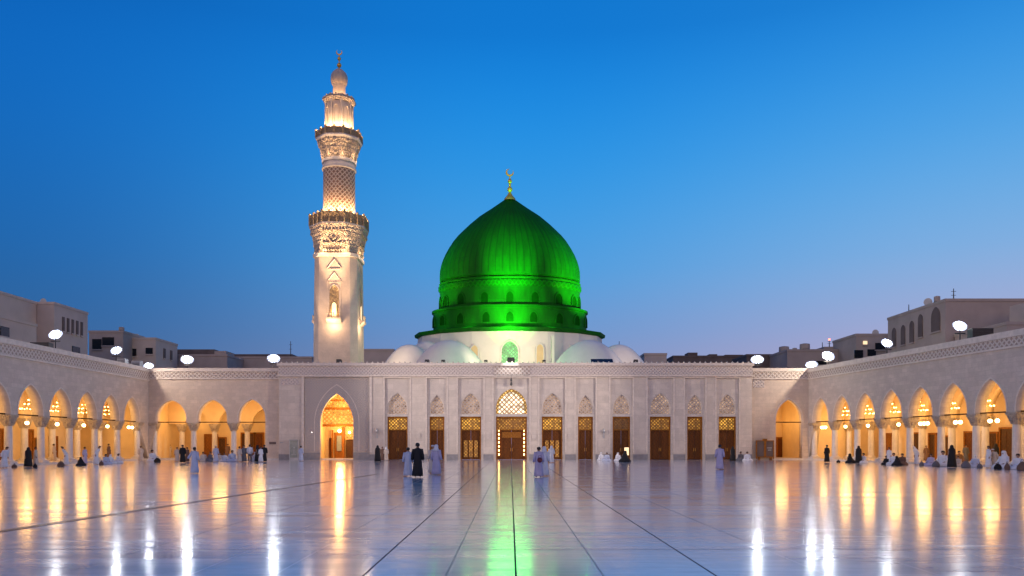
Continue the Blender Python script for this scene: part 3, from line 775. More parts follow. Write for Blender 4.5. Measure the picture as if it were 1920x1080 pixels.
part('lantern_cornice', M['mincarve'], mi, lambda bm: (rings(bm, [octring(26.5, mz(196)), octring(30, mz(192)), octring(30, mz(188)), octring(27, mz(188)-.0+.05)]), [ball(bm, (r_(28)*math.cos(a*PI/8), r_(28)*math.sin(a*PI/8), mz(187)), r_(2), 6, 1.6) for a in range(16)]))
part('neck', M['mintop'], mi, lambda bm: lathe(bm, [(r_(14), mz(189)), (r_(12.5), mz(182)), (r_(12), mz(164)), (r_(13), mz(160))], 20), True)
part('bulb_dome', M['mintop'], mi, lambda bm: lathe(bm, [(r_(a), mz(b_)) for a, b_ in ((12.5, 161), (15, 157), (16.3, 150), (15.5, 143), (12.5, 137), (7.5, 132), (3, 129), (1, 127))], 48, mod=lambda i: 1+.035*math.cos(i/48*2*PI*12)), True)
def crescent(bm, cx, cz, R, th, y=0, open_deg=100, tilt=0):
    n_ = 22; rs = []
    for i in range(n_+1):
        a = math.radians(90+tilt+open_deg/2+(360-open_deg)*i/n_)
        t = th*max(.08, math.sin(PI*i/n_)**.8)
        p = Vector((cx+R*math.cos(a), y, cz+R*math.sin(a)))
        d = Vector((math.cos(a), 0, math.sin(a)))
        rs.append([p+d*t*math.cos(b_*PI/3)+Vector((0, t*.7*math.sin(b_*PI/3), 0)) for b_ in range(6)])
    rings(bm, rs)
def mfin(bm):
    lathe(bm, [(r_(1.3), mz(129)), (r_(1.0), mz(104))], 8)
    ball(bm, (0, 0, mz(122.5)), r_(4.6), 12); ball(bm, (0, 0, mz(110)), r_(3.6), 12, 1.1)
    crescent(bm, 0, mz(97.5), r_(5.2), r_(1.5), open_deg=80)
part('finial', M['gold'], mi, mfin, True)
# niches with small balconies on the shaft faces
def niche(bm, R):
    b3 = bmesh.new()
    def fr(a): box(b3, *a)
    hw = 41.3
    for s in (-1, 1): box(b3, r_(s*12-1.2), r_(s*12+1.2), -r_(42.6), -r_(40.2), mz(600), mz(535))
    archband(b3, 0, r_(9), mz(600)+.05, mz(556), r_(14), r_(1.8), -r_(42.8), -r_(40), 8)
    for k_ in range(2):
        q0 = 535-24*k_
        for s in (-1, 1):
            tube(b3, [(s*r_(14-k_*0), -r_(41.4), mz(q0+2)), (0, -r_(41.2), mz(q0-16))], r_(1.1), 4)
        box(b3, -r_(14), r_(14), -r_(41.9), -r_(40.2), mz(q0+4), mz(q0+1.5))
    rings(b3, [[(-r_(14), -r_(41.2), mz(614)), (r_(14), -r_(41.2), mz(614)), (r_(14), -r_(40), mz(614)), (-r_(14), -r_(40), mz(614))],
               [(-r_(14), -r_(50), mz(606)), (r_(14), -r_(50), mz(606)), (r_(14), -r_(40), mz(606)), (-r_(14), -r_(40), mz(606))],
               [(-r_(14), -r_(50), mz(603)), (r_(14), -r_(50), mz(603)), (r_(14), -r_(40), mz(603)), (-r_(14), -r_(40), mz(603))]])
    for j in range(5): lathe(b3, [(r_(.9), mz(603)), (r_(.7), mz(597)), (r_(1.2), mz(595)), (r_(.3), mz(592))], 6, r_(-12+6*j), -r_(48.5))
    for v in b3.verts: v.co = R @ v.co
    me = bpy.data.meshes.new('t'); b3.to_mesh(me); bm.from_mesh(me); bpy.data.meshes.remove(me); b3.free()
for q in (0, 1, 3):
    R = Matrix.Rotation(q*PI/2, 4, 'Z')
    part('niche', M['min'], mi, lambda bm: niche(bm, R))
    b3 = plate([(x, z) for x, z in archhole(0, r_(8.8), mz(602), mz(556), r_(13.5))], [], .05, -r_(42.05))
    for v in b3.verts: v.co = R @ v.co
    nb_ = finish('niche_back', b3, M['minrail'], mi)
    b3 = plate([(x, z) for x, z in archhole(0, r_(4.2), mz(600), mz(580), r_(6))], [], .05, -r_(43.2))
    for v in b3.verts: v.co = R @ v.co
    finish('lit_pane', b3, M['cozy'], nb_)
MW = (1, .66, .36)
def mring(py, rpx, n_, watts, rad=.15, ph=0):
    for i in range(n_):
        a = ph+2*PI*i/n_
        if math.sin(a) > .5: continue
        point('uplight', (mcx+r_(rpx)*math.cos(a), MY+r_(rpx)*math.sin(a), mz(py)), watts, MW, rad)
mring(249, 35, 8, 430, .12, PI/8); mring(404, 43, 8, 420, .15, PI/8); mring(184, 22, 6, 70, .1)
mring(300, 40, 8, 30, .1, PI/8); mring(480, 53, 8, 45, .1, PI/8)
for a, px_ in ((-PI/2, 0),): pass
point('bracket_light', (mcx, MY-r_(57), mz(617)), 200, MW, .3)
point('bracket_light', (mcx+r_(57), MY-r_(16), mz(617)), 190, MW, .3)
point('bracket_light', (mcx-r_(57), MY-r_(16), mz(617)), 150, MW, .3)
point('niche_light', (mcx, MY-r_(47), mz(592)), 30, (1, .6, .2), .08)
spot('minaret_flood', (mcx-2.5, HYD+.5, 11.9), (mcx, MY-2.5, mz(520)), 5000, MW, 34, .6)
spot('minaret_flood', (mcx+3.5, HYD+.5, 11.9), (mcx, MY-2.5, mz(450)), 9500, MW, 26, .6)
spot('minaret_flood', (mcx, HYD+.4, 11.9), (mcx, MY-2, mz(290)), 36000, MW, 26, .6)

# ------------------------------------------------------------------ green dome
DY = 115.0; KD = DY/F; SQ = .62
def dz(py): return PZ(py, DY)
def dr_(px): return px*KD
dm = empty('green_dome', 'huge ribbed green dome on two windowed tiers above a white drum', 'dome', (PX(956, DY), DY, 0))
# shell profile
raw = [(127.5, 533), (127.5, 531), (130.6, 530.5), (130.8, 524), (130.3, 511), (128, 500), (125, 490.5), (120.5, 480), (114, 468), (106, 455.5), (97.5, 445), (87, 434.5), (74.5, 422.5), (58.5, 408.8), (47, 400.8), (36, 393.5), (24, 385), (13, 377), (9, 375)]
NR = 64; SEG = NR*4
def ribmod(i): return 1.0 if i % 4 else 1.006
part('shell', M['green'], dm, lambda bm: lathe(bm, [(dr_(a), dz(b_)) for a, b_ in raw], SEG, sy=SQ, mod=ribmod), True)
part('base_ring', M['green'], dm, lambda bm: lathe(bm, [(dr_(131), dz(539)), (dr_(132.5), dz(537)), (dr_(132.5), dz(535)), (dr_(127), dz(533.5))], 96, sy=SQ), True)
part('frieze_ring', M['greenf'], dm, lambda bm: lathe(bm, [(dr_(131.5), dz(552)), (dr_(132), dz(549)), (dr_(134), dz(547)), (dr_(134), dz(541)), (dr_(131), dz(539))], 96, sy=SQ), True)
part('upper_tier', M['green'], dm, lambda bm: lathe(bm, [(dr_(131), dz(588)), (dr_(131), dz(552))], 96, sy=SQ), True)
part('tier_ledge', M['green'], dm, lambda bm: lathe(bm, [(dr_(143.5), dz(591)), (dr_(146), dz(590)), (dr_(146), dz(586.5)), (dr_(131.2), dz(586))], 96, sy=SQ), True)
part('lower_tier', M['green'], dm, lambda bm: lathe(bm, [(dr_(143.5), dz(625)), (dr_(143.5), dz(591))], 96, sy=SQ), True)
part('eave', M['green'], dm, lambda bm: lathe(bm, [(dr_(172), dz(636)), (dr_(178), dz(634)), (dr_(179), dz(629)), (dr_(143), dz(623))], 16, sy=SQ))
def drum_fn(bm): lathe(bm, [(dr_(176), 10.9), (dr_(174), dz(660)), (dr_(172.5), dz(636))], 16, sy=SQ)
part('drum', M['drum'], dm, drum_fn)
def tierwin(rpx, zlo, zhi, angs):
    for a in angs:
        R = dr_(rpx); ang = math.radians(a)-PI/2
        x, y = R*math.cos(ang), R*SQ*math.sin(ang)
        nrm = Vector((math.cos(ang)*SQ, math.sin(ang), 0)).normalized(); rot = math.atan2(nrm.y, nrm.x)+PI/2
        w = .52; T = Matrix.Translation((x, y, 0)) @ Matrix.Rotation(rot, 4, 'Z')
        fr = bmesh.new(); archband(fr, 0, w, zlo, zhi-.75, .75, .16, -.12, .12, 7)
        for v in fr.verts: v.co = T @ v.co
        wf = finish('window', fr, M['green'], dm)
        gb = plate(archhole(0, w, zlo, zhi-.75, .75), [], .1, -.03)
        for v in gb.verts: v.co = T @ v.co
        finish('grille', gb, M['greenw'], wf)
tierwin(131, dz(581), dz(562), (-80, -63, -42, -20, 0, 20, 42, 63, 80))
tierwin(143.5, dz(617), dz(599), (-78, -58, -38, -17, 0, 17, 38, 58, 78))
def skirt(bm, s):
    rs = []
    for i in range(15):
        a = -PI/2+s*math.radians(38+6*i)
        rs.append([(dr_(r)*math.cos(a), dr_(r)*SQ*math.sin(a), z) for r, z in ((171, 10.9), (236, 10.9), (233, 12.3), (214, 13.6), (192, 14.9), (171, 15.9))])
    rings(bm, rs)
for s_ in (-1, 1): part('roof_skirt', M['drum'], dm, lambda bm: skirt(bm, s_), True)
# windows of the drum
def drumwin(px, top, w, mat):
    ang = math.asin((px-957)/176.0); R = dr_(176.0)
    x, y = R*math.sin(ang), -R*SQ*math.cos(ang)*1.0
    dist = DY+y
    T = Matrix.Translation((x, y-.1, 0)) @ Matrix.Rotation(ang*.6, 4, 'Z')
    zt = PZ(top, dist); z0_ = 11.2; hw = w/2*dist/F
    b3 = plate(archhole(0, hw, z0_, zt-hw*1.3, hw*1.3), [], .3, -.12)
    for v in b3.verts: v.co = T @ v.co
    g_ = finish('drum_window', b3, mat, dm)
    b3 = bmesh.new(); archband(b3, 0, hw, z0_, zt-hw*1.3, hw*1.3, .16, -.22, .1, 8)
    for v in b3.verts: v.co = T @ v.co
    finish('window_frame', b3, M['drum'], g_)
drumwin(957, 640, 31, M['greenscreen']); drumwin(896, 648, 13, M['inner']); drumwin(1009, 646, 13, M['inner']); drumwin(1085, 642, 13, M['darkwood'])
def dfin(bm):
    lathe(bm, [(dr_(11.5), dz(376.5)), (dr_(10.5), dz(373)), (dr_(5.5), dz(367)), (dr_(2.2), dz(361)), (dr_(1.4), dz(333))], 24)
    ball(bm, (0, 0, dz(355.5)), dr_(4.9), 16, 1.1); ball(bm, (0, 0, dz(340)), dr_(4.0), 16, 1.2); ball(bm, (0, 0, dz(347)), dr_(2.4), 12)
    lathe(bm, [(dr_(1.2), dz(334)), (dr_(.9), dz(329))], 8)
    crescent(bm, 0, dz(323), dr_(6.3), dr_(2.0), open_deg=62, tilt=-28)
part('finial', M['gold'], dm, dfin, True)

# small white domes on the roof round the drum
for px_, r0, top, Yd, lab in ((842, 72, 638, 101.2, 'broad white dome left of the drum, in front of a smaller one'),
                              (768, 56, 646, 104, 'low white dome at the far left end of the roof domes'),
                              (800, 58, 640, 107, 'white dome tucked between the drum and the two left domes'),
                              (1104, 72, 638, 101.2, 'white dome right of the drum, behind the solar panel'),
                              (1160, 58, 646, 104, 'grey white dome at the far right end of the roof domes')):
    K_ = Yd/F; R_ = r0*K_; zt = PZ(top, Yd); zb = 11.6
    e = empty('small_dome', lab, 'dome', (PX(px_, Yd), Yd, 10.9), 0, 'small white domes on the prayer hall roof')
    H_ = zt-zb
    part('shell', M['drum'], e, lambda bm: lathe(bm, [(R_*(1-a/12)+.001, zb-10.9+H_*(1-(1-a/12)**2.1)) for a in range(12)]+[(.03, zt-10.9)], 40, sy=.62), True)
    part('kerb_ring', M['drum'], e, lambda bm: lathe(bm, [(R_*1.06, 0), (R_*1.06, zb-10.9), (R_, zb-10.9+.08)], 40, sy=.62), True)
# buttress blade by the drum
tag(boxpart('buttress', M['drum'], None, (PX(1034, 103), PX(1039, 103), 102.4, 104.4, 10.9, PZ(630, 103))), 'thin white upright buttress slab beside the right roof dome', 'buttress')
tag(part('solar_panel', M['glassdark'], None, lambda bm: rings(bm, [[(PX(1108, 94), 93.6, PZ(680, 94)), (PX(1149, 94), 93.6, PZ(680, 94)), (PX(1149, 94), 93.7, PZ(680, 94)), (PX(1108, 94), 93.7, PZ(680, 94))], [(PX(1108, 94), 94.3, PZ(672.5, 94)), (PX(1149, 94), 94.3, PZ(672.5, 94)), (PX(1149, 94), 94.4, PZ(672.5, 94)), (PX(1108, 94), 94.4, PZ(672.5, 94))]])), 'dark tilted solar panel behind the hall parapet', 'solar panel')

GR = (.06, 1, .03)
GL = (.6, 1, .5)
spot('dome_flood', (0, 93.2, 12.3), (0, DY-8, 20.5), 44000, GR, 36, 1)
spot('dome_flood', (-24, 100.5, 12.4), (-8.5, DY-2, 27), 125000, (.28, 1, .03), 27, .9)
spot('dome_flood', (24, 100.5, 12.4), (8.5, DY-2, 27), 100000, (.14, 1, .03), 27, .9)
spot('dome_flood', (0, 92.9, 12.4), (0, DY-8, 26), 90000, GR, 25, 1)
for a, w_ in ((0, 300), (-26, 70), (26, 70), (-55, 40), (55, 40)):
    ang = math.radians(a)-PI/2
    point('eave_light', (dm.location.x+dr_(168)*math.cos(ang), DY+dr_(168)*SQ*math.sin(ang)-.2, dz(621)), w_, GR, .2)
spot('dome_flood', (0, 93.2, 12.35), (0, DY-8, 19.5), 24000, GR, 20, .9)
for x_, w_ in ((0, 5200), (-3.2, 2600), (3.2, 2200), (-15.5, 2600), (15.5, 1300)):
    spot('drum_flood', (x_, 93.4, 12.1), (x_*1.05, DY-9, 15.2), w_, (1, .78, .55), 60, .9, .3)

# ------------------------------------------------------------------ roof lights and small fixtures
def floodlight(loc, facing, label, scale=1.0, zbase=10.3):
    e = empty('floodlight', label, 'floodlight', (loc[0], loc[1], zbase), 0, 'white floodlights along the rooftops')
    h = loc[2]-zbase
    part('pole', M['metal'], e, lambda bm: (lathe(bm, [(.16, 0), (.16, .06), (.06, .08), (.05, h-.3)], 8), box(bm, -.45, .45, -.05, .05, h-.72, h-.62)))
    d = (Vector(facing)-Vector(loc)).normalized()
    T = Matrix.Translation((0, 0, h)) @ d.to_track_quat('Z', 'Y').to_matrix().to_4x4() @ Matrix.Rotation((.45 if loc[0] < 0 else -.45)*(0 if 90 < loc[1] < 95 else 1), 4, 'Z') @ Matrix.Diagonal((1.12, .92, 1, 1))
    def head(bm):
        rs = []
        for z_, s_ in ((-.28, .45), (-.2, .62), (.0, .68), (.06, .68)):
            rs.append([T @ Vector((s_*scale*1.05*math.cos(2*PI*i/20), s_*scale*.85*math.sin(2*PI*i/20), z_)) for i in range(20)])
        rings(bm, rs)
    hd = part('head', M['metal'], e, head)
    def glass(bm):
        rs = []
        for z_, s_ in ((.085, .36), (.12, .34), (.17, .17)):
            rs.append([T @ Vector((s_*scale*1.05*math.cos(2*PI*i/20), s_*scale*.85*math.sin(2*PI*i/20), z_)) for i in range(20)])
        rings(bm, rs)
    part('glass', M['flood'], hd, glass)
    def bowl(bm, a_, b_, z0_, z1_):
        r0 = [T @ Vector((a_*scale*1.05*math.cos(2*PI*i/20), a_*scale*.85*math.sin(2*PI*i/20), z0_)) for i in range(20)]
        r1 = [T @ Vector((b_*scale*1.05*math.cos(2*PI*i/20), b_*scale*.85*math.sin(2*PI*i/20), z1_)) for i in range(20)]
        v0 = [bm.verts.new(p) for p in r0]; v1 = [bm.verts.new(p) for p in r1]
        for i in range(20): bm.faces.new((v0[i], v0[(i+1) % 20], v1[(i+1) % 20], v1[i]))
    part('reflector', M['flood_mid'], hd, lambda bm: bowl(bm, .365, .54, .07, .085))  # self-glowing rings, imitating a soft halo round the bright core
    part('reflector_glow_rim', M['flood_rim'], hd, lambda bm: bowl(bm, .542, .68, .085, .11))
    return e
ctr = (0, 30, 1)
def fl(px, py, Y, lab, sc=1.0): return floodlight((PX(px, Y), Y, PZ(py, Y)), (PX(px, Y)*.25, 25, 2), lab, sc)
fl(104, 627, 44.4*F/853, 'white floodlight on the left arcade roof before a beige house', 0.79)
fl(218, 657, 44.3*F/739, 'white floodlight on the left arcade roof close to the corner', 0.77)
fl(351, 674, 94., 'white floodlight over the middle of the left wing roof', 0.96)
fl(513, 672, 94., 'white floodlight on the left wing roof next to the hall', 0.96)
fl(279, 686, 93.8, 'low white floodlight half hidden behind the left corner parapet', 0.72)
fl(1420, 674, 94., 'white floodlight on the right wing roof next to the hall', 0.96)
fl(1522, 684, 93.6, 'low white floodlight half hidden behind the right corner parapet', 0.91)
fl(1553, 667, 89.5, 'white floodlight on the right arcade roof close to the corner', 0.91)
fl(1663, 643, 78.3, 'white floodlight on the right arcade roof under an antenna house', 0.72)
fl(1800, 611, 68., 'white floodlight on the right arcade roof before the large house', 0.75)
# lamps of the corner floodlights reach the wings
spot('corner_flood', (-44.1, 86.6, 12.7), (-33, 91.7, 7.4), 4600, (1, .84, .70), 95, .4, .25)
spot('corner_flood', (37.6, 86.6, 12.7), (31, 91.7, 7.4), 3200, (1, .84, .66), 95, .4, .25)
spot('cartouche_light', (0.1, HYD-1.0, 12.6), (0, HYD-.2, 10.6), 420, (1, .95, .9), 80, .6, .1)

spot('facade_flood', (-43.9, 75.1, 13.1), (8, 91.4, 5.5), 62000, (1, .86, .77), 34, .9, .4)
spot('facade_flood', (40.4, 68.0, 12.9), (-8, 91.4, 5.5), 56000, (1, .84, .72), 36, .9, .4)
spot('side_flood', (-43.9, 75.1, 13.1), (38, 72, 8.5), 38000, (1, .84, .72), 40, .9, .4)
spot('side_flood', (40.4, 68.0, 12.9), (-43, 76, 8.5), 38000, (1, .84, .75), 36, .9, .4)
[point('green_streak_fill', (x_, 92.9, 13.0), 300, (.07, 1, .12), 1.2) for x_ in (-1.5, 0, 1.5)]  # added lights without fixtures, to lay a green streak on the floor
def fixture(px, py, Y, w, label):
    x, z = PX(px, Y), PZ(py, Y)
    e = empty('spotlight', label, 'spotlight', (x, Y, z), 0, 'dark spotlight boxes along the hall parapet')
    part('housing', M['metal'], e, lambda bm: rings(bm, [[(-w, -.2, -w*.7), (w, -.2, -w*.7), (w, -.2, w*.7), (-w, -.2, w*.7)], [(-w*.8, .3, -w*.5), (w*.8, .3, -w*.5), (w*.8, .3, w*.5), (-w*.8, .3, w*.5)]]))
    part('bracket', M['metal'], e, lambda bm: (box(bm, -w-.04, -w-.005, -.05, .1, -w-.25, .1), box(bm, w+.005, w+.04, -.05, .1, -w-.25, .1), box(bm, -w-.04, w+.04, -.05, .1, -w-.3, -w-.251)))
for px_, w_, lab in ((958, .42, 'largest spotlight box, at the parapet centre before the green window'), (636, .3, 'dark spotlight box below the minaret'), (801, .24, 'dark spotlight box left of the middle, before the left white dome'),
                     (831, .2, 'smaller spotlight box before the left white dome'), (911, .18, 'small spotlight box left of the green window'), (1020, .16, 'small spotlight box right of the green window'), (1192, .24, 'spotlight box before the far right white dome')):
    fixture(px_, 675 if w_ > .3 else 677, 91.9, w_, lab)

# small things on the walls
lanr = empty('hanging_lantern', 'small dark lantern hanging over the central door arch', 'lantern', (hx(958.5), HYD-.25, hz(724)))
part('lantern_body', M['metal'], lanr, lambda bm: lathe(bm, [(.03, 0), (.14, .12), (.12, .35), (.05, .5), (.12, .62), (.1, .8), (.03, .95)], 8))
part('chain', M['metal'], lanr, lambda bm: lathe(bm, [(.02, .95), (.02, 1.3)], 6))
def sconce(px, py, label):
    e = empty('wall_lamp', label, 'lamp', (hx(px), HYD-.02, hz(py)), 0, 'small wall lamps on the hall pilasters')
    part('lamp_shade', M['greymetal'], e, lambda bm: lathe(bm, [(.05, 0), (.16, .2), (.13, .4), (.02, .55)], 8, 0, -.2))
    part('back_plate', M['greymetal'], e, lambda bm: (box(bm, -.1, .1, -.05, .0, -.6, .5), box(bm, -.03, .03, -.2, -.05, .1, .16)))
sconce(707, 812, 'pale wall lamp on the pilaster right of the lit portal'); sconce(1132, 812, 'pale wall lamp left of the darkest door')
for px_, py_, lab in ((584, 805, 'tiny white light on the carved panel left of the lit portal'),):
    tag(part('wall_lamp', M['whitelamp'], None, lambda bm: (ball(bm, (hx(px_), HYD+.22, hz(py_)), .09, 8), lathe(bm, [(.05, hz(py_)-.5), (.12, hz(py_)-.35), (.04, hz(py_)-.2)], 8, hx(px_), HYD+.2))), lab, 'lamp', 'small wall lamps on the hall pilasters')
def plaque(x0, x1, z0, z1, y, label, mt='greymetal'):
    def f(bm):
        box(bm, x0, x1, y-.05, y-.002, z0, z1); box(bm, x0+.06, x1-.06, y-.065, y-.051, z0+.05, z1-.05)
    tag(part('plaque', M[mt], None, f), label, 'plaque', 'plaques on the stone walls')
plaque(wx(505), wx(517.5), hz(833), hz(828.5), WY, 'small brown plaque on the wing wall right of its last arch', 'brown')
plaque(hx(525), hx(531), hz(831), hz(828.5), HYD, 'tiny grey plaque on the left edge of the hall', 'greymetal')
for px_, lab in ((917, 'square stone plaque left of the central door'), (1001, 'square stone plaque right of the central door'), (784, 'square stone plaque between the two leftmost doors'), (1069, 'square stone plaque left of the narrow sixth door')):
    plaque(hx(px_-4.5), hx(px_+4.5), hz(823), hz(811), HYD, lab, 'recess')
# grey glazed cabinet beside the portal
cb = empty('cabinet', 'grey green glazed cabinet against the hall left of the portal', 'cabinet', (hx(553), HYD-.3, 0))
boxpart('cabinet_frame', M['greymetal'], cb, (-.54, -.46, -.2, .25, 0, 2.4), (.46, .54, -.2, .25, 0, 2.4), (-.46, .46, -.2, .25, 2.3, 2.4), (-.46, .46, -.2, .25, 0, .25))
boxpart('glass_panel', M['cabglass'], cb, (-.46, .46, -.12, .2, .25, 2.3))
part('dial', M['greymetal'], cb, lambda bm: (ball(bm, (0, -.14, 1.4), .1, 8), box(bm, -.3, .3, -.14, -.121, .6, .64), box(bm, -.02, .02, -.14, -.121, .7, 1.25)))
# notice board at the right wing
bd = empty('notice_board', 'large dark notice board standing by the right wing wall', 'board', (wx(1431), WY-.6, 0))
bw_ = (wx(1447)-wx(1414))/2
boxpart('board_frame', M['doorwood2'], bd, (-bw_, -bw_+.1, -.1, .1, .1, 2.3), (bw_-.1, bw_, -.1, .1, .1, 2.3), (-bw_+.1, bw_-.1, -.1, .1, 2.2, 2.3), (-bw_+.1, bw_-.1, -.1, .1, .28, .38), (-.12, .12, -.12, .1, .38, 2.2), (-.25, .25, -.1, .1, 2.3, 2.5), (-bw_+.3, -bw_+.42, -.3, .3, 0, .28), (bw_-.42, bw_-.3, -.3, .3, 0, .28))
boxpart('display_panel', M['brown'], bd, (-bw_+.1, -.12, -.02, .05, .38, 2.2), (.12, bw_-.1, -.02, .05, .38, 2.2))
part('notice_sheet', M['greymetal'], bd, lambda bm: (box(bm, .25, bw_-.25, -.035, -.021, 1.35, 1.45), box(bm, .35, bw_-.3, -.035, -.021, 1.1, 1.2)))
# lit panel seen in the dark door
lp = empty('lit_display', 'bright cream lit display standing in front of the darkest door', 'display', (hx(1173.5), HYD-.5, 0))
boxpart('stand', M['metal'], lp, (-.3, .3, -.2, .2, 0, .1), (-.05, .05, -.05, .05, .1, .5))
boxpart('case', M['metal'], lp, (-.3, .3, -.06, .1, .5, 1.5))
boxpart('screen', M['cozy'], lp, (-.26, .26, -.08, -.062, .54, 1.46))

# ------------------------------------------------------------------ houses beyond the courtyard
def house(name, label, x0, x1, y0, y1, z1, mt, wins=(), extras=(), grp='houses beyond the courtyard'):
    """wins: (face, along, z0, width, height, kind); face f front, l left, r right"""
    e = empty(name, label, 'house', ((x0+x1)/2, y0, 0), 0, grp); ox_ = (x0+x1)/2
    boxpart('wall', M[mt], e, (x0-ox_, x1-ox_, 0, y1-y0, -.1, z1))
    boxpart('parapet', M[mt], e, (x0-ox_-.08, x1-ox_+.08, -.08, .25, z1+.001, z1+.35), (x0-ox_-.08, x0-ox_+.25, .25, y1-y0+.08, z1+.001, z1+.35), (x1-ox_-.25, x1-ox_+.08, .25, y1-y0+.08, z1+.001, z1+.35))
    for f, a, z, w, h, kind in wins:
        mt2 = M['cozy'] if kind == 'lit' else M['glassdark'] if kind in ('dark', 'arch_dark') else M['beige2']
        if kind.startswith('arch'):
            b3 = plate(archhole(0, w/2, z, z+h-w*.7, w*.7), [], .25, -.12); mt2 = M['brown'] if kind == 'arch' else mt2
        else:
            b3 = plate(rect(-w/2, w/2, z, z+h), [], .25, -.12)
        if kind == 'slot': mt2 = M['brown']
        T = Matrix.Translation((a-ox_, 0, 0)) if f == 'f' else (Matrix.Translation((x1-ox_, a-y0, 0)) @ Matrix.Rotation(PI/2, 4, 'Z') if f == 'r' else Matrix.Translation((x0-ox_, a-y0, 0)) @ Matrix.Rotation(-PI/2, 4, 'Z'))
        for v in b3.verts: v.co = T @ v.co
        wo = finish('window', b3, mt2, e)
        b3 = bmesh.new(); box(b3, -w/2-.12, w/2+.12, -.2, -.003, z-.18, z-.002)
        for v in b3.verts: v.co = T @ v.co
        finish('sill', b3, M[mt], wo)
    for d in extras: boxpart('roof_block', M[d[0]], e, tuple([d[1]-ox_, d[2]-ox_, d[3]-y0, d[4]-y0, z1+.002, d[5]]))
    return e
def hxY(px, Y): return PX(px, Y)
# left
house('house', 'tall beige house at the left edge, farthest left block', -82, -62.3, 84, 100.9, 20.2, 'beige', [('r', 90, 16.9, 1.1, 1.6, 'dark')])
house('house', 'tall beige house with a row of narrow windows on the left', -76, -60, 101, 109, 20.2, 'beige', [('r', 103+1.1*i, 17.0, .45, 1.9, 'slot') for i in range(5)]+[('r', 106, 14.3, 1.8, 1.0, 'dark')])
house('house', 'low beige terrace house under the tallest left block', -74, -58, 78, 94, 16.2, 'beige', [('r', 88, 14.2, 1.5, 1.1, 'dark'), ('r', 82, 14.2, 1.5, 1.1, 'dark')], [('beige2', -66, -60.5, 84, 86, 17.0)])
house('house', 'grey beige house behind the second left floodlight', PX(167, 120), PX(231, 120), 120, 127, PZ(624, 120), 'beige2', [('f', PX(203, 120), PZ(648, 120), 1.8, 1.3, 'dark'), ('f', PX(182, 120), PZ(655, 120), 1.4, 1.6, 'dark')])
house('house', 'beige stepped house between two left floodlights', PX(231, 123), PX(292, 123), 123, 131, PZ(637, 123), 'beige', [('f', PX(280, 123), PZ(664, 123), 1.1, 1.0, 'dark'), ('f', PX(250, 123), PZ(668, 123), 1.0, 1.2, 'dark'), ('r', 126, PZ(668, 123), .7, 1.6, 'slot'), ('r', 128.5, PZ(668, 123), .7, 1.6, 'slot')])
house('house', 'low wide house behind the left wing with roof sheds', PX(292, 132), PX(426, 132), 132, 142, PZ(668, 132), 'beige2', [('f', PX(305, 132), PZ(682, 132), .8, .7, 'dark')], [('brown', PX(330, 134), PX(402, 134), 134, 138, PZ(655, 134)), ('beige2', PX(402, 134), PX(424, 134), 134, 138, PZ(658, 134))])
house('house', 'dark low house behind the floodlight left of the hall', PX(431, 140), PX(585, 140), 140, 150, PZ(672, 140), 'beige2', [], [('brown', PX(436, 142), PX(548, 142), 142, 148, PZ(664, 142))])
house('house', 'beige flat roofed house between minaret and dome', PX(640, 132), PX(738, 132), 132, 140, PZ(658, 132), 'beige', [])
# right
house('house', 'large tan house with arched windows at the right edge', 52, 78, 91.8, 105.8, 18.9, 'beige2',
      [('l', 104.0, 15.0, 1.0, 2.6, 'arch'), ('l', 101.6, 15.0, 1.0, 2.6, 'arch'), ('l', 99.4, 15.0, 1.0, 2.8, 'arch'), ('l', 97.3, 15.4, 1.0, 2.9, 'arch'), ('l', 93.8, 15.6, 1.9, 3.0, 'arch'), ('l', 94.0, 12.6, 1.0, 1.0, 'dark'),
       ('f', 59.5, 15.6, 1.5, .8, 'dark'), ('f', 61.6, 15.6, 1.4, .9, 'dark')])
house('house', 'low tan annex before the large right house, with canopy', 53, 80, 82, 91.6, 14.6, 'beige2', [('f', 55.4, 12.4, 2., 1.0, 'dark'), ('l', 88, 12.4, 1.5, 1., 'dark'), ('l', 85, 12.4, 1.5, 1., 'dark')], [('beige', 57.2, 79, 83, 88, 17.6)])
house('house', 'small tan house with a lit window left of the large right house', PX(1605, 112), PX(1668, 112), 112, 120, PZ(630, 112), 'beige2', [('f', PX(1622, 112), PZ(646, 112), .55, .5, 'lit'), ('f', PX(1634, 112), PZ(668, 112), 1.2, 1.0, 'dark'), ('f', PX(1610, 112), PZ(672, 112), 1.2, 1.2, 'dark'), ('f', PX(1650, 112), PZ(656, 112), 1.4, 1.0, 'dark')])
house('house', 'long grey tan house under the red mast light', PX(1476, 118), PX(1606, 118), 118, 128, PZ(659, 118), 'beige2', [('f', PX(1590, 118), PZ(676, 118), 1.4, .9, 'dark'), ('f', PX(1540, 118), PZ(684, 118), 1.5, .6, 'dark')], [('beige2', PX(1545, 120), PX(1606, 120), 120, 126, PZ(650, 120))])
house('house', 'low dark house behind the floodlight right of the hall', PX(1400, 126), PX(1478, 126), 126, 134, PZ(668, 126), 'brown', [])
house('house', 'dark low skyline house right of the white domes', PX(1262, 150), PX(1400, 150), 150, 160, PZ(670, 150), 'brown', [], [('brown', PX(1290, 151), PX(1308, 151), 151, 154, PZ(661, 151)), ('brown', PX(1330, 151), PX(1345, 151), 151, 154, PZ(664, 151)), ('brown', PX(1360, 151), PX(1394, 151), 151, 155, PZ(665, 151))])
house('house', 'pale block house beside the far right white dome', PX(1208, 128), PX(1250, 128), 128, 134, PZ(666, 128), 'beige', [])
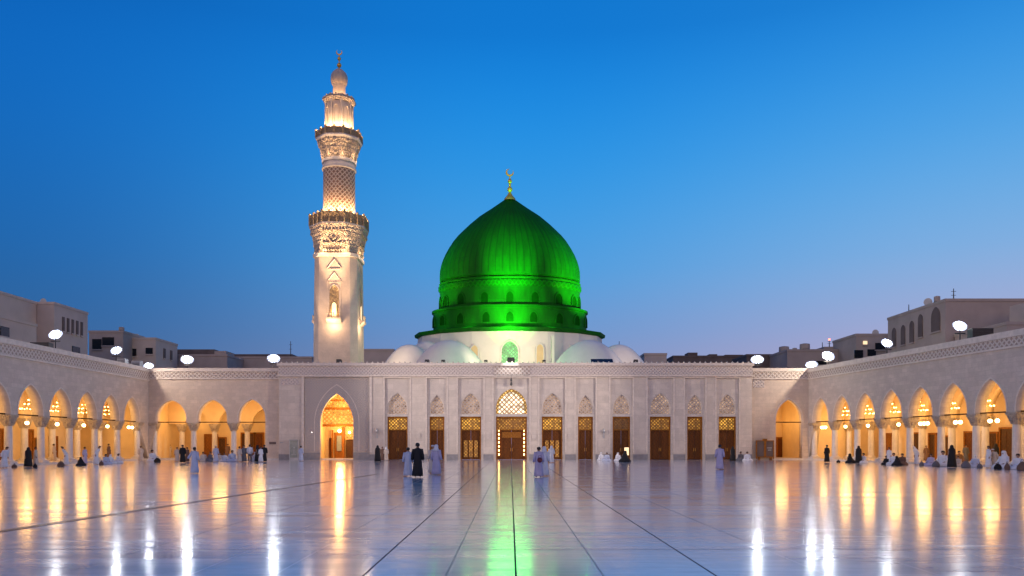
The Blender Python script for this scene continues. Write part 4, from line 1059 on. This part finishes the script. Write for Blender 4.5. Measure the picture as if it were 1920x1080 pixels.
def dish(px, Y, z, label):
    e = empty('satellite_dish', label, 'satellite dish', (PX(px, Y), Y, z), random.uniform(-.6, .6), 'satellite dishes on far roofs')
    part('pole', M['metal'], e, lambda bm: lathe(bm, [(.05, 0), (.05, .7)], 6))
    part('reflector', M['greymetal'], e, lambda bm: rings(bm, [[(r*math.cos(2*PI*i/14), -.1-(.25*(1-(r/.5)**2))*-1-.2, .85+r*math.sin(2*PI*i/14)) for i in range(14)] for r in (.5, .35, .2, .05)]))
dish(84, 104, 20.2, 'satellite dish on the tall left house'); dish(256, 126, PZ(637, 123), 'satellite dish on the stepped left house'); dish(1740, 97, 18.9, 'satellite dish on the large right house'); dish(1640, 115, PZ(630, 112), 'satellite dish on the house with a lit window')
# roof tanks and masts
def tank(px, Y, zbase, r, h, label):
    e = empty('water_tank', label, 'tank', (PX(px, Y), Y, zbase), 0, 'water tanks on far roofs')
    part('barrel', M['beige2'], e, lambda bm: lathe(bm, [(r, .3), (r*1.04, .3+h*.3), (r, .3+h), (r*.4, .3+h*1.12)], 14))
    part('legs', M['metal'], e, lambda bm: [box(bm, x-.06, x+.06, y-.06, y+.06, 0, .3) for x in (-r*.6, r*.6) for y in (-r*.6, r*.6)])
tank(1470, 128, PZ(668, 128)+.35, .8, .9, 'squat water tank with a thin spike, above the right wing'); tank(1509, 120.5, PZ(659, 118)+.35, .75, .8, 'round water tank left of the red mast light'); tank(1490, 120.5, PZ(659, 118)+.0, .35, .5, 'smallest tank between the two round tanks')
tank(228, 122, PZ(624, 120)+.35, .4, .5, 'small tank on the grey beige house at left'); tank(1757, 95, 19.2, .35, .6, 'small tank on the large right house')
def mast(px, Y, zb, zt, label, red=False, bar=True):
    e = empty('antenna_mast', label, 'antenna', (PX(px, Y), Y, zb), 0, 'antenna masts on far roofs'); h = zt-zb
    part('pole', M['metal'], e, lambda bm: (lathe(bm, [(.09, 0), (.05, h)], 6), [box(bm, -.3, .3, -.02, .02, h*q, h*q+.05) for q in ((.55, .8) if bar else ())]))
    if red: part('warning_light', M['redlamp'], e, lambda bm: ball(bm, (0, 0, h+.12), .16, 8))
mast(545, 141, PZ(672, 140), PZ(640, 141), 'thin antenna mast left of the minaret'); mast(1555, 122, PZ(650, 120), PZ(638, 122), 'mast with a red warning light above the right wing', True); mast(1542, 121, PZ(659, 118), PZ(642, 121), 'thin mast left of the red warning light', bar=False)
mast(1788, 95, 19.2, PZ(541, 95), 'tallest mast on the large right house'); mast(1704, 104, 19.2, PZ(571, 104), 'short mast at the far end of the large right house', bar=False); mast(96, 102, 20.5, PZ(566, 102), 'short mast on the tall left house', bar=False); mast(1161, 130, 12, PZ(640, 130), 'thin mast between the right white domes', bar=False)
# roof units
def unit(x, y, z, w, label, mt='greymetal'):
    e = empty('air_conditioner', label, 'air conditioner', (x, y, z), 0, 'roof air conditioners')
    boxpart('casing', M[mt], e, (-w, w, -.4, .4, .08, .95)); part('fan_grille', M['metal'], e, lambda bm: [box(bm, -w*.8, w*.8, -.43, -.402, .2+.15*i, .26+.15*i) for i in range(4)])
    boxpart('feet', M['metal'], e, (-w*.8, -w*.6, -.35, .35, 0, .079), (w*.6, w*.8, -.35, .35, 0, .079))
unit(PX(262, 91), 90.4, 10.32+.35, .5, 'pale roof unit nearest the left corner floodlight'); unit(PX(230, 88), 88, 10.32+.35, .45, 'pale roof unit beside the second left floodlight'); unit(PX(82, 74.5), 74.2, 10.7, .9, 'dark long roof unit left of the first left floodlight', 'metal'); unit(PX(1838, 66.5), 66.5, 10.9, .9, 'dark roof unit right of the nearest right floodlight', 'metal')

# ------------------------------------------------------------------ people
SK = [plain('skin_tone', (.30, .17, .11), .6), plain('dark_skin_tone', (.14, .075, .045), .6)]
EYE = plain('eye', (.01, .01, .01), .2)
HAIR = plain('black_hair', (.012, .010, .009), .6)
CL = {'white': plain('white_cotton', (.74, .73, .74), .85, bump=.2), 'black': plain('black_cloth', (.010, .010, .012), .85), 'lavender': plain('lavender_cloth', (.48, .43, .58), .85),
      'blue': plain('pale_blue_cloth', (.50, .54, .66), .85), 'brown': plain('brown_cloth', (.16, .09, .06), .85), 'grey': plain('grey_cloth', (.13, .13, .15), .85), 'cream': plain('cream_cloth', (.62, .52, .42), .85)}
RED = plain('dark_red_bag', (.16, .02, .025), .5)
def skel(pose):
    V, E, Rr = [], [], []
    def add(p, r, par=None):
        V.append(Vector(p)); Rr.append(r)
        if par is not None: E.append((par, len(V)-1))
        return len(V)-1
    if pose in ('stand', 'walk', 'reach', 'hold', 'lean'):
        ln = .28 if pose == 'lean' else 0
        f = lambda x, y, z: (x, y-(max(0, z-.95))*ln*1.6, z-(max(0, z-.95))*ln*.35)
        pe = add((0, 0, .95), .13)
        ab = add(f(0, 0, 1.12), .125, pe); ch = add(f(0, .0, 1.32), .145, ab); nk = add(f(0, .01, 1.47), .055, ch)
        h0 = add(f(0, -.005, 1.55), .07, nk); h1 = add(f(0, -.012, 1.63), .092, h0); h2 = add(f(0, -.0, 1.70), .07, h1)
        ns = add(f(0, -.105, 1.605), .014, h1)
        st = .16 if pose == 'walk' else .03
        for s in (-1, 1):
            hp = add((s*.10, 0, .88), .095, pe); kn = add((s*.11, -s*st*.6-.01, .49), .062, hp); an = add((s*.11, s*(-st) if pose == 'walk' else .02, .09), .04, kn)
            add((s*.13, (s*(-st) if pose == 'walk' else .02)-.15, .035), .035, an)
            sh = add(f(s*.19, 0, 1.41), .062, ch)
            if pose == 'reach' and s == 1: el, wr, dv = f(.36, -.02, 1.17), f(.52, -.10, 1.02), Vector((.7, -.4, -.5))
            elif pose == 'hold': el, wr, dv = f(s*.26, .02, 1.13), f(s*.12, -.22, 1.05), Vector((-s*.8, -.5, 0))
            else: el, wr, dv = f(s*.255, .03, 1.13), f(s*.27, -.04, .89), Vector((0, -.2, -1))
            e_ = add(el, .043, sh); w_ = add(wr, .03, e_); hand(add, Vector(wr), dv.normalized(), s, w_)
        return V, E, Rr, f
    # seated cross-legged
    ln = .25 if pose == 'sitlean' else .04
    f = lambda x, y, z: (x, y-(max(0, z-.15))*ln, z)
    pe = add((0, 0, .14), .14); ab = add(f(0, 0, .32), .13, pe); ch = add(f(0, 0, .52), .145, ab); nk = add(f(0, .01, .67), .055, ch)
    h0 = add(f(0, -.005, .75), .07, nk); h1 = add(f(0, -.012, .83), .092, h0); h2 = add(f(0, 0, .90), .07, h1); ns = add(f(0, -.105, .805), .014, h1)
    for s in (-1, 1):
        hp = add((s*.12, -.05, .13), .10, pe); kn = add((s*.38, -.32, .13), .065, hp); an = add((s*.04, -.40-.06*s, .07), .042, kn); add((-s*.10, -.42-.06*s, .05), .035, an)
        sh = add(f(s*.19, 0, .61), .062, ch); el = add(f(s*.27, -.08, .36), .043, sh); wr = (s*.2, -.3, .27); w_ = add(wr, .03, el); hand(add, Vector(wr), Vector((-s*.4, -.8, -.2)).normalized(), s, w_)
    return V, E, Rr, f
def hand(add, w, d, s, par):
    side = d.cross(Vector((0, 0, 1))); 
    if side.length < .2: side = Vector((0, 1, 0))
    side.normalize(); nrm = side.cross(d).normalized()
    pm = add(w+d*.06, .034, par)
    for k_, ln in enumerate((.062, .075, .07, .055)):
        b0 = w+d*.095+side*(k_-1.5)*.020
        i0 = add(b0, .0095, pm); i1 = add(b0+d*ln*.5+nrm*.008, .0085, i0); add(b0+d*ln*.95+nrm*.025, .0075, i1)
    t0 = add(w+d*.045-side*.035, .011, pm); add(w+d*.085-side*.055+nrm*.01, .009, t0)
BODY = {}
def body_mesh(pose):
    if pose in BODY: return BODY[pose]
    V, E, Rr, f = skel(pose)
    me = bpy.data.meshes.new('b'); me.from_pydata([tuple(v) for v in V], E, [])
    ob = bpy.data.objects.new('b', me); C.objects.link(ob)
    ob.modifiers.new('s', 'SKIN')
    for i, d in enumerate(me.skin_vertices[0].data):
        d.radius = (Rr[i], Rr[i]); d.use_root = (i == 0)
    sb = ob.modifiers.new('d', 'SUBSURF'); sb.levels = sb.render_levels = 1
    bpy.context.view_layer.update()
    m2 = bpy.data.meshes.new_from_object(ob.evaluated_get(bpy.context.evaluated_depsgraph_get()))
    bpy.data.objects.remove(ob); bpy.data.meshes.remove(me)
    bm = bmesh.new(); bm.from_mesh(m2); bpy.data.meshes.remove(m2)
    hz_ = 1.63 if pose in ('stand', 'walk', 'reach', 'hold', 'lean') else .83
    n0 = len(bm.faces)
    for s in (-1, 1):
        c = Vector(f(s*.034, -.095, hz_+.015)); ball(bm, c, .013, 6)
    bm.faces.ensure_lookup_table()
    for fc in bm.faces[n0:]: fc.material_index = 1
    n1 = len(bm.faces)
    for s in (-1, 1): ball(bm, Vector(f(s*.094, .0, hz_-.005)), .026, 6, 1.3)
    c = Vector(f(0, -.093, hz_-.065)); bm.faces.ensure_lookup_table(); n2 = len(bm.faces); ball(bm, c, .016, 6, .4)
    bm.faces.ensure_lookup_table()
    for fc in bm.faces[n2:]: fc.material_index = 1
    me = bpy.data.meshes.new('body'); bm.to_mesh(me); bm.free()
    me.polygons.foreach_set('use_smooth', [True]*len(me.polygons))
    BODY[pose] = (me, f); return BODY[pose]
def ell(cx, cy, z, rx, ry, n_=28, fold=0, ph=0, k_=9):
    return [(cx+rx*math.cos(2*PI*i/n_)*(1+fold*math.cos(k_*2*PI*i/n_+ph)), cy+ry*math.sin(2*PI*i/n_)*(1+fold*math.cos(k_*2*PI*i/n_+ph)), z) for i in range(n_)]
CLOTH = {}
def cloth_mesh(pose, style, ck):
    key = (pose, style, ck)
    if key in CLOTH: return CLOTH[key]
    f = body_mesh(pose)[1]; bm = bmesh.new(); up = pose in ('stand', 'walk', 'reach', 'hold', 'lean')
    F3 = lambda x, y, z: Vector(f(x, y, z))
    if style == 'veil':
        prof = [(.03, .33, .30, .10), (.35, .31, .27, .07), (.8, .27, .22, .05), (1.15, .27, .20, .03), (1.38, .26, .17, .02), (1.46, .18, .15, .01), (1.53, .13, .135, 0), (1.63, .125, .14, 0), (1.71, .09, .10, 0), (1.745, .03, .03, 0)] if up else \
               [(.01, .52, .48, .08), (.15, .50, .45, .06), (.28, .36, .30, .05), (.5, .28, .2, .03), (.62, .22, .17, .01), (.72, .14, .14, 0), (.83, .125, .14, 0), (.92, .08, .09, 0), (.945, .02, .02, 0)]
        rs = []
        for z, rx, ry, fo in prof:
            c = F3(0, -.12*(z < .3) if not up else 0, z); rs.append(ell(c.x, c.y, c.z, rx, ry, 28, fo, 1))
        rings(bm, rs)
    else:
        if up:
            if style == 'shirt': prof = [(.78, .21, .16, .02), (1.0, .19, .14, .02), (1.2, .19, .14, .01), (1.36, .21, .13, 0), (1.43, .17, .10, 0), (1.485, .075, .075, 0)]
            else: prof = [(.07, .27, .25, .09), (.3, .25, .22, .08), (.6, .22, .19, .06), (.9, .20, .165, .04), (1.05, .185, .15, .03), (1.2, .19, .145, .02), (1.36, .215, .14, .01), (1.43, .18, .11, 0), (1.49, .075, .075, 0)]
        else: prof = [(.01, .50, .42, .07), (.12, .50, .42, .06), (.22, .40, .33, .06), (.30, .26, .22, .04), (.42, .205, .16, .02), (.56, .215, .145, .01), (.63, .18, .11, 0), (.69, .075, .075, 0)]
        rs = []
        for z, rx, ry, fo in prof:
            c = F3(0, (-.16 if z < .25 else 0) if not up else 0, z); rs.append(ell(c.x, c.y, c.z, rx, ry, 28, fo, z*2))
        rings(bm, rs)
        V, E, Rr, _ = skel(pose)
        # sleeves follow shoulder - elbow - wrist
        seen = 0
        ch = {}
        for a, b_ in E: ch.setdefault(a, []).append(b_)
        for a, b_ in E:
            if abs(Rr[b_]-.062) < 1e-6 and Rr[a] == .145:
                e_ = ch[b_][0]; w_ = ch[e_][0]; p = [V[b_]*.75+V[a]*.25, V[b_], V[e_], V[w_]+(V[e_]-V[w_])*.05]
                tube(bm, p, [.07, .085, .075, .08], 10)
        if style == 'shirt' and up:
            for s in (-1, 1): tube(bm, [(s*.09, 0, .86), (s*.11, -.01, .5), (s*.11, .02, .1)], [.115, .09, .075], 10)
    bmesh.ops.recalc_face_normals(bm, faces=bm.faces[:])
    if style == 'shirt' and up:
        for fc in bm.faces:
            if fc.calc_center_median().z < .80 and abs(fc.calc_center_median().x) < .23: fc.material_index = 1
    me = bpy.data.meshes.new('robe'); bm.to_mesh(me); bm.free()
    me.materials.append(CL[ck]); me.materials.append(CL['grey'])
    me.polygons.foreach_set('use_smooth', [True]*len(me.polygons))
    CLOTH[key] = me; return me
HEADM = {}
def head_mesh(pose, kind):
    key = (pose, kind)
    if key in HEADM: return HEADM[key]
    f = body_mesh(pose)[1]; z0_ = 1.63 if pose in ('stand', 'walk', 'reach', 'hold', 'lean') else .83
    bm = bmesh.new()
    if kind == 'hair': prof = [(-.06, .085, .075, .045), (0, .104, .085, .035), (.05, .106, .10, .012), (.09, .085, .09, 0), (.115, .045, .05, 0)]
    elif kind == 'cap': prof = [(.03, .108, .115, 0), (.10, .10, .108, 0), (.118, .06, .07, 0)]
    else: prof = [(-.24, .20, .15, .05), (-.14, .15, .13, .04), (-.05, .118, .11, .03), (.03, .115, .12, 0), (.09, .095, .10, 0), (.12, .05, .05, 0)]
    rs = []
    for z, rx, ry, dy in prof:
        c = Vector(f(0, dy, z0_+z)); rs.append(ell(c.x, c.y, c.z, rx, ry, 18))
    rings(bm, rs); bmesh.ops.recalc_face_normals(bm, faces=bm.faces[:])
    me = bpy.data.meshes.new(kind); bm.to_mesh(me); bm.free()
    me.materials.append(HAIR if kind == 'hair' else CL['white'])
    me.polygons.foreach_set('use_smooth', [True]*len(me.polygons))
    HEADM[key] = me; return me
BODS = {}
def person(px, py, pose, ck, face, label, style='robe', head='hair', sc=1.0, grp=None, z=0, Y=None, skin=0):
    Y = Y or GY(py)
    e = empty('person', label, 'person', (PX(px, Y), Y, z), math.radians(face), grp); e.scale = (sc, sc, sc)
    k = (pose, skin)
    if k not in BODS:
        me = body_mesh(pose)[0].copy(); me.materials.clear(); me.materials.append(SK[skin]); me.materials.append(EYE); BODS[k] = me
    def put(n_, me): o = bpy.data.objects.new(n_, me); C.objects.link(o); o.parent = e
    put('body', BODS[k])
    put('robe' if style == 'robe' else 'veil' if style == 'veil' else 'shirt_and_trousers', cloth_mesh(pose, style, ck))
    if style != 'veil': put({'hair': 'hair', 'cap': 'cap', 'scarf': 'headscarf'}[head], head_mesh(pose, head))
    return e
B = 180   # back to the camera
# out on the marble
person(365, 888, 'reach', 'blue', B-10, 'man in pale blue robe walking alone before the left wing', sc=.97)
person(765, 893.5, 'walk', 'blue', B+8, 'person in pale robe walking at the left of a man in black', sc=.97)
person(783, 895, 'stand', 'black', B, 'broad man in long black robe walking toward the hall', sc=1.12, skin=1)
person(818, 890.5, 'walk', 'lavender', B-15, 'person in lavender robe with white headscarf walking to the hall', head='scarf', sc=1.06)
person(811.5, 888, 'stand', 'cream', B+30, 'person in cream robe half hidden behind the lavender robe', head='cap', sc=1.04)
person(1010, 895, 'stand', 'lavender', B+15, 'person in pale lavender robe carrying a red bag', sc=.99)
person(1020.5, 893, 'stand', 'white', B-12, 'person in white robe and headscarf beside the red bag carrier', head='scarf', sc=1.0)
person(1034, 868, 'stand', 'white', B, 'person in white standing before the bright door right of centre', head='scarf', sc=.98)
person(1349.5, 880.5, 'walk', 'lavender', B-8, 'man in pale lavender robe standing before the rightmost door', sc=1.05)
rb = empty('bag', 'dark red round bag held by the person in lavender robe', 'bag', (PX(1012.5, 42.6), 42.9, .86))
part('bag_body', RED, rb, lambda bm: ball(bm, (0, 0, .13), .15, 14, 1.0), True); part('strap', RED, rb, lambda bm: tube(bm, [(-.1, 0, .22), (-.06, 0, .38), (.06, 0, .38), (.1, 0, .22)], .012, 6))
# by the hall wall
person(708, 866, 'stand', 'black', B, 'woman in black veil standing right of the lit portal', 'veil', sc=1.0)
person(717, 864, 'stand', 'brown', 20, 'person in brown robe standing left of the first door', sc=.9)
person(724, 864, 'stand', 'cream', B+20, 'person in cream robe close to the first door', head='scarf', sc=.9)
person(564.5, 865, 'stand', 'blue', 160, 'man in pale blue robe standing alone beside the glazed cabinet', sc=.96)
person(1127, 864, 'sit', 'white', 10, 'white robed person seated at the far left of the seated row by the dark door', head='scarf')
person(1138, 864.5, 'sit', 'blue', -20, 'pale robed person with dark hair seated left of the dark door')
person(1158.5, 864.5, 'sit', 'white', 15, 'white robed person with headscarf seated before the dark door', head='scarf')
person(1170, 866, 'sitlean', 'black', 30, 'person in black crouching beside the lit display', 'veil', sc=1.25)
person(1374, 864.5, 'stand', 'black', 0, 'veiled person in black before the rightmost door', 'veil', sc=.92)
person(1387, 864, 'sitlean', 'grey', 20, 'child in grey crouching right of the rightmost door', sc=1.1)
person(1401, 864.5, 'sit', 'white', -10, 'white robed person seated at the right end of the hall', sc=1.1)
# left wing
G1 = 'people gathered at the left wing'
for a in [(264, 865, 'stand', 'cream', 40, 'person in cream robe standing at the corner of the left arcade', 'robe', 'hair', .95),
          (285, 866, 'sit', 'white', 60, 'large white robed person seated by the first wing column', 'robe', 'hair', 1.35),
          (332, 866, 'stand', 'cream', 20, 'person in cream robe standing left of the man in black at the wing', 'robe', 'hair', .88),
          (342.5, 868, 'stand', 'black', B, 'tall man in black standing before the first wing column', 'robe', 'hair', 1.03),
          (351, 866, 'stand', 'brown', 160, 'person in brown standing just right of the tall man in black', 'robe', 'hair', .88),
          (381, 865, 'sit', 'cream', 30, 'cream robed person seated below the middle wing arch', 'robe', 'hair', 1.1),
          (395, 865, 'sit', 'grey', -30, 'grey robed person seated near the standing pale blue man', 'robe', 'hair', 1.1),
          (404.5, 866.5, 'stand', 'blue', B, 'man in pale blue robe standing below the middle wing arch', 'robe', 'cap', .98),
          (434, 866, 'sitlean', 'blue', 40, 'pale blue robed person bending at the second wing column', 'robe', 'hair', 1.3),
          (449, 866.5, 'stand', 'cream', B-20, 'person in cream robe standing left inside the third wing arch', 'robe', 'hair', .93),
          (457.5, 866, 'stand', 'grey', 10, 'dark clothed person beside the cream robe under the third wing arch', 'robe', 'hair', 1.0),
          (468.5, 866, 'stand', 'white', B, 'man in white shirt and dark trousers under the third wing arch', 'shirt', 'hair', 1.05),
          (479, 865.5, 'sit', 'white', 0, 'white robed person seated under the third wing arch', 'robe', 'scarf', 1.1),
          (483, 866, 'stand', 'black', 90, 'veiled woman in black under the third wing arch', 'veil', 'hair', 1.02),
          (489, 866.5, 'stand', 'white', 60, 'white robed person at the right jamb of the third wing arch', 'robe', 'hair', .92),
          (495.5, 866, 'stand', 'black', 200, 'person in black robe at the far right of the wing crowd', 'robe', 'hair', 1.03)]:
    person(a[0], a[1], a[2], a[3], a[4], a[5], a[6], a[7], a[8], G1)
person(318, 0, 'stand', 'cream', 0, 'small cream robed figure deep inside the first wing arch', sc=.95, grp=G1, Y=97.5, z=.15)
person(427, 0, 'stand', 'brown', 0, 'brown robed figure deep inside the middle wing arch', sc=1.0, grp=G1, Y=96.5, z=.15)
person(412, 865, 'sit', 'cream', 0, 'cream robed person seated right of the pale blue standing man', grp=G1)
person(421, 865.5, 'sitlean', 'white', 20, 'white robed person bowing left of the second wing column', grp=G1)
# left arcade edge
G2 = 'people along the left arcade'
for a in [(8, 878, 'lean', 'white', 70, 'white robed person bending at the left edge of the courtyard', 'robe', 'hair', 1.0),
          (53, 875.5, 'stand', 'black', 60, 'woman in black veil standing by the second left column', 'veil', 'hair', .93),
          (67, 875, 'stand', 'cream', 120, 'cream robed person right of the veiled woman at left', 'robe', 'hair', .93),
          (124, 872.5, 'lean', 'white', -70, 'white robed person leaning forward between the left columns', 'robe', 'hair', 1.0),
          (159, 870, 'stand', 'lavender', 80, 'person in lavender robe standing under the fourth left arch', 'robe', 'hair', .92),
          (180, 871.5, 'lean', 'white', 100, 'white robed person stooping at the fourth left column', 'robe', 'hair', 1.02),
          (198, 870.5, 'sit', 'blue', 60, 'pale blue robed person seated in the left row next to the stooping one', 'robe', 'hair', 1.0),
          (207, 869.5, 'sit', 'white', 80, 'white robed person seated in the middle of the left row', 'robe', 'scarf', .95),
          (219, 868.5, 'sitlean', 'white', 90, 'white robed person bowing at the right end of the left row', 'robe', 'hair', 1.0),
          (151, 873, 'sit', 'black', 60, 'person in black veil seated left of the lavender robe', 'veil', 'hair', .8)]:
    person(a[0], a[1], a[2], a[3], a[4], a[5], a[6], a[7], a[8], G2)
person(101, 0, 'stand', 'cream', 90, 'cream robed figure standing inside the third left arch', sc=1.0, grp=G2, Y=76.5, z=.15)
person(204, 0, 'stand', 'brown', 90, 'brown robed figure deep under the fifth left arch', sc=1.0, grp=G2, Y=85, z=.15)
# right arcade edge
G3 = 'people along the right arcade'
for a in [(1550.5, 867, 'stand', 'black', 200, 'person in black robe standing in the first right arch', 'robe', 'hair', 1.02),
          (1593, 868, 'sit', 'black', 30, 'person in black veil seated left of a standing veiled woman', 'veil', 'hair', 1.0),
          (1610, 868.5, 'stand', 'black', 160, 'woman in black veil standing by the second right column', 'veil', 'hair', .98),
          (1619.5, 868.5, 'sit', 'white', -60, 'white robed person seated right of the veiled woman at the second right column', 'robe', 'hair', 1.05),
          (1667, 870.5, 'stand', 'white', -70, 'white robed person standing at the left of a seated group at right', 'robe', 'hair', .9),
          (1676, 872, 'sit', 'white', -40, 'white robed person seated between two dark figures at right', 'robe', 'hair', 1.15),
          (1692, 872, 'sit', 'brown', -50, 'brown robed person seated at the fourth right column', 'robe', 'hair', 1.1),
          (1663, 871.5, 'sitlean', 'black', -60, 'dark robed person bowing at the left end of the right row', 'robe', 'hair', .85),
          (1684, 873, 'sitlean', 'black', -70, 'black veiled person crouching before the brown robe', 'veil', 'hair', .9),
          (1719.5, 872, 'lean', 'white', -80, 'white robed person stooping between the fourth and fifth right columns', 'robe', 'scarf', 1.0),
          (1746, 873.5, 'sit', 'lavender', -60, 'pale lavender robed person seated left of the fifth right column', 'robe', 'hair', 1.1),
          (1768.5, 874.5, 'sit', 'white', -50, 'white robed person with dark hair seated left of the tall veiled woman', 'robe', 'hair', 1.4),
          (1784.5, 876.5, 'stand', 'black', 180, 'tall woman in black veil standing below the sixth right arch', 'veil', 'hair', 1.04),
          (1797, 874.5, 'sit', 'cream', -60, 'cream robed person seated right of the tall veiled woman', 'robe', 'hair', .95),
          (1829, 876, 'sit', 'blue', -40, 'pale robed person seated at the sixth right column', 'robe', 'scarf', 1.05),
          (1853.5, 878, 'stand', 'white', -100, 'tall white robed person standing below the seventh right arch', 'robe', 'hair', 1.0),
          (1865.5, 878, 'lean', 'cream', -60, 'cream robed person stooping next to the tall white robe', 'robe', 'cap', .9),
          (1883, 879, 'sit', 'white', -70, 'large white robed person kneeling right of the seventh right arch middle', 'robe', 'scarf', 1.45),
          (1909, 880.5, 'sit', 'white', -60, 'white robed person seated at the right edge of the courtyard', 'robe', 'hair', 1.25)]:
    person(a[0], a[1], a[2], a[3], a[4], a[5], a[6], a[7], a[8], G3)
person(1798, 0, 'sit', 'brown', 0, 'brown robed figure seated inside the sixth right arch', sc=1.15, grp=G3, Y=72.5, z=.15)
person(1811, 0, 'stand', 'grey', 0, 'dark grey figure standing inside the sixth right arch', sc=.95, grp=G3, Y=73.5, z=.15)
person(1867, 0, 'stand', 'black', 0, 'black veiled figure standing inside the seventh right arch', 'veil', sc=1.02, grp=G3, Y=67.5, z=.15)
person(1737, 0, 'stand', 'brown', 0, 'brown robed figure standing inside the fifth right arch', sc=.9, grp=G3, Y=78, z=.15)
# bundles lying on the floor
BG = {}
def bundle(px, py, w, h, label, ck=None):
    ck = ck or random.choice(('black', 'grey', 'brown', 'black')); w *= .85; h *= .8
    Y = GY(py); e = empty('bag', label, 'bag', (PX(px, Y), Y, 0), random.uniform(0, 3), 'dark bags lying on the courtyard floor')
    def f(bm):
        rs = []
        for z, s_ in ((.0, .8), (.08, 1), (.4, .98), (.7, .72), (.92, .35), (1, .1)):
            rs.append([(w*s_*math.cos(2*PI*i/18)*(1+.10*math.sin(3*i+z*5)), w*.75*s_*math.sin(2*PI*i/18)*(1+.08*math.cos(2*i+z)), z*h) for i in range(18)])
        rings(bm, rs)
    part('bag_body', CL[ck], e, f, True)
    part('strap', CL['grey'], e, lambda bm: tube(bm, [(-w*.4, 0, h*.8), (-w*.2, 0, h*1.2), (w*.2, 0, h*1.2), (w*.4, 0, h*.8)], .02, 6))
for a in ((27, 877, .28, .35, 'dark bag at the foot of the left edge group'), (66, 877, .22, .4, 'small dark bag before the cream robe at left'), (114, 874.5, .42, .55, 'large dark bag beside the leaning person at left'), (190, 872, .3, .45, 'dark bag beside the stooping person at left'),
          (295, 867, .42, .6, 'large dark bag heap by the first wing column'), (1728, 874, .24, .5, 'small black bag left of the fifth right column'), (1755, 875, .42, .6, 'dark bag heap right of the lavender robe at right'),
          (1811, 877, .42, .7, 'black bag right of the tall veiled woman'), (1837, 877.5, .3, .45, 'dark bag beside the sixth right column'), (1871, 880, .36, .55, 'round black bag before the stooping cream robe'), (1888.5, 880.5, .25, .6, 'upright black bag right of the kneeling person'), (1917, 882, .4, .8, 'black bag at the right edge of the courtyard'), (1572, 867, .3, .3, 'low dark bag near the first right arch')):
    bundle(*a)
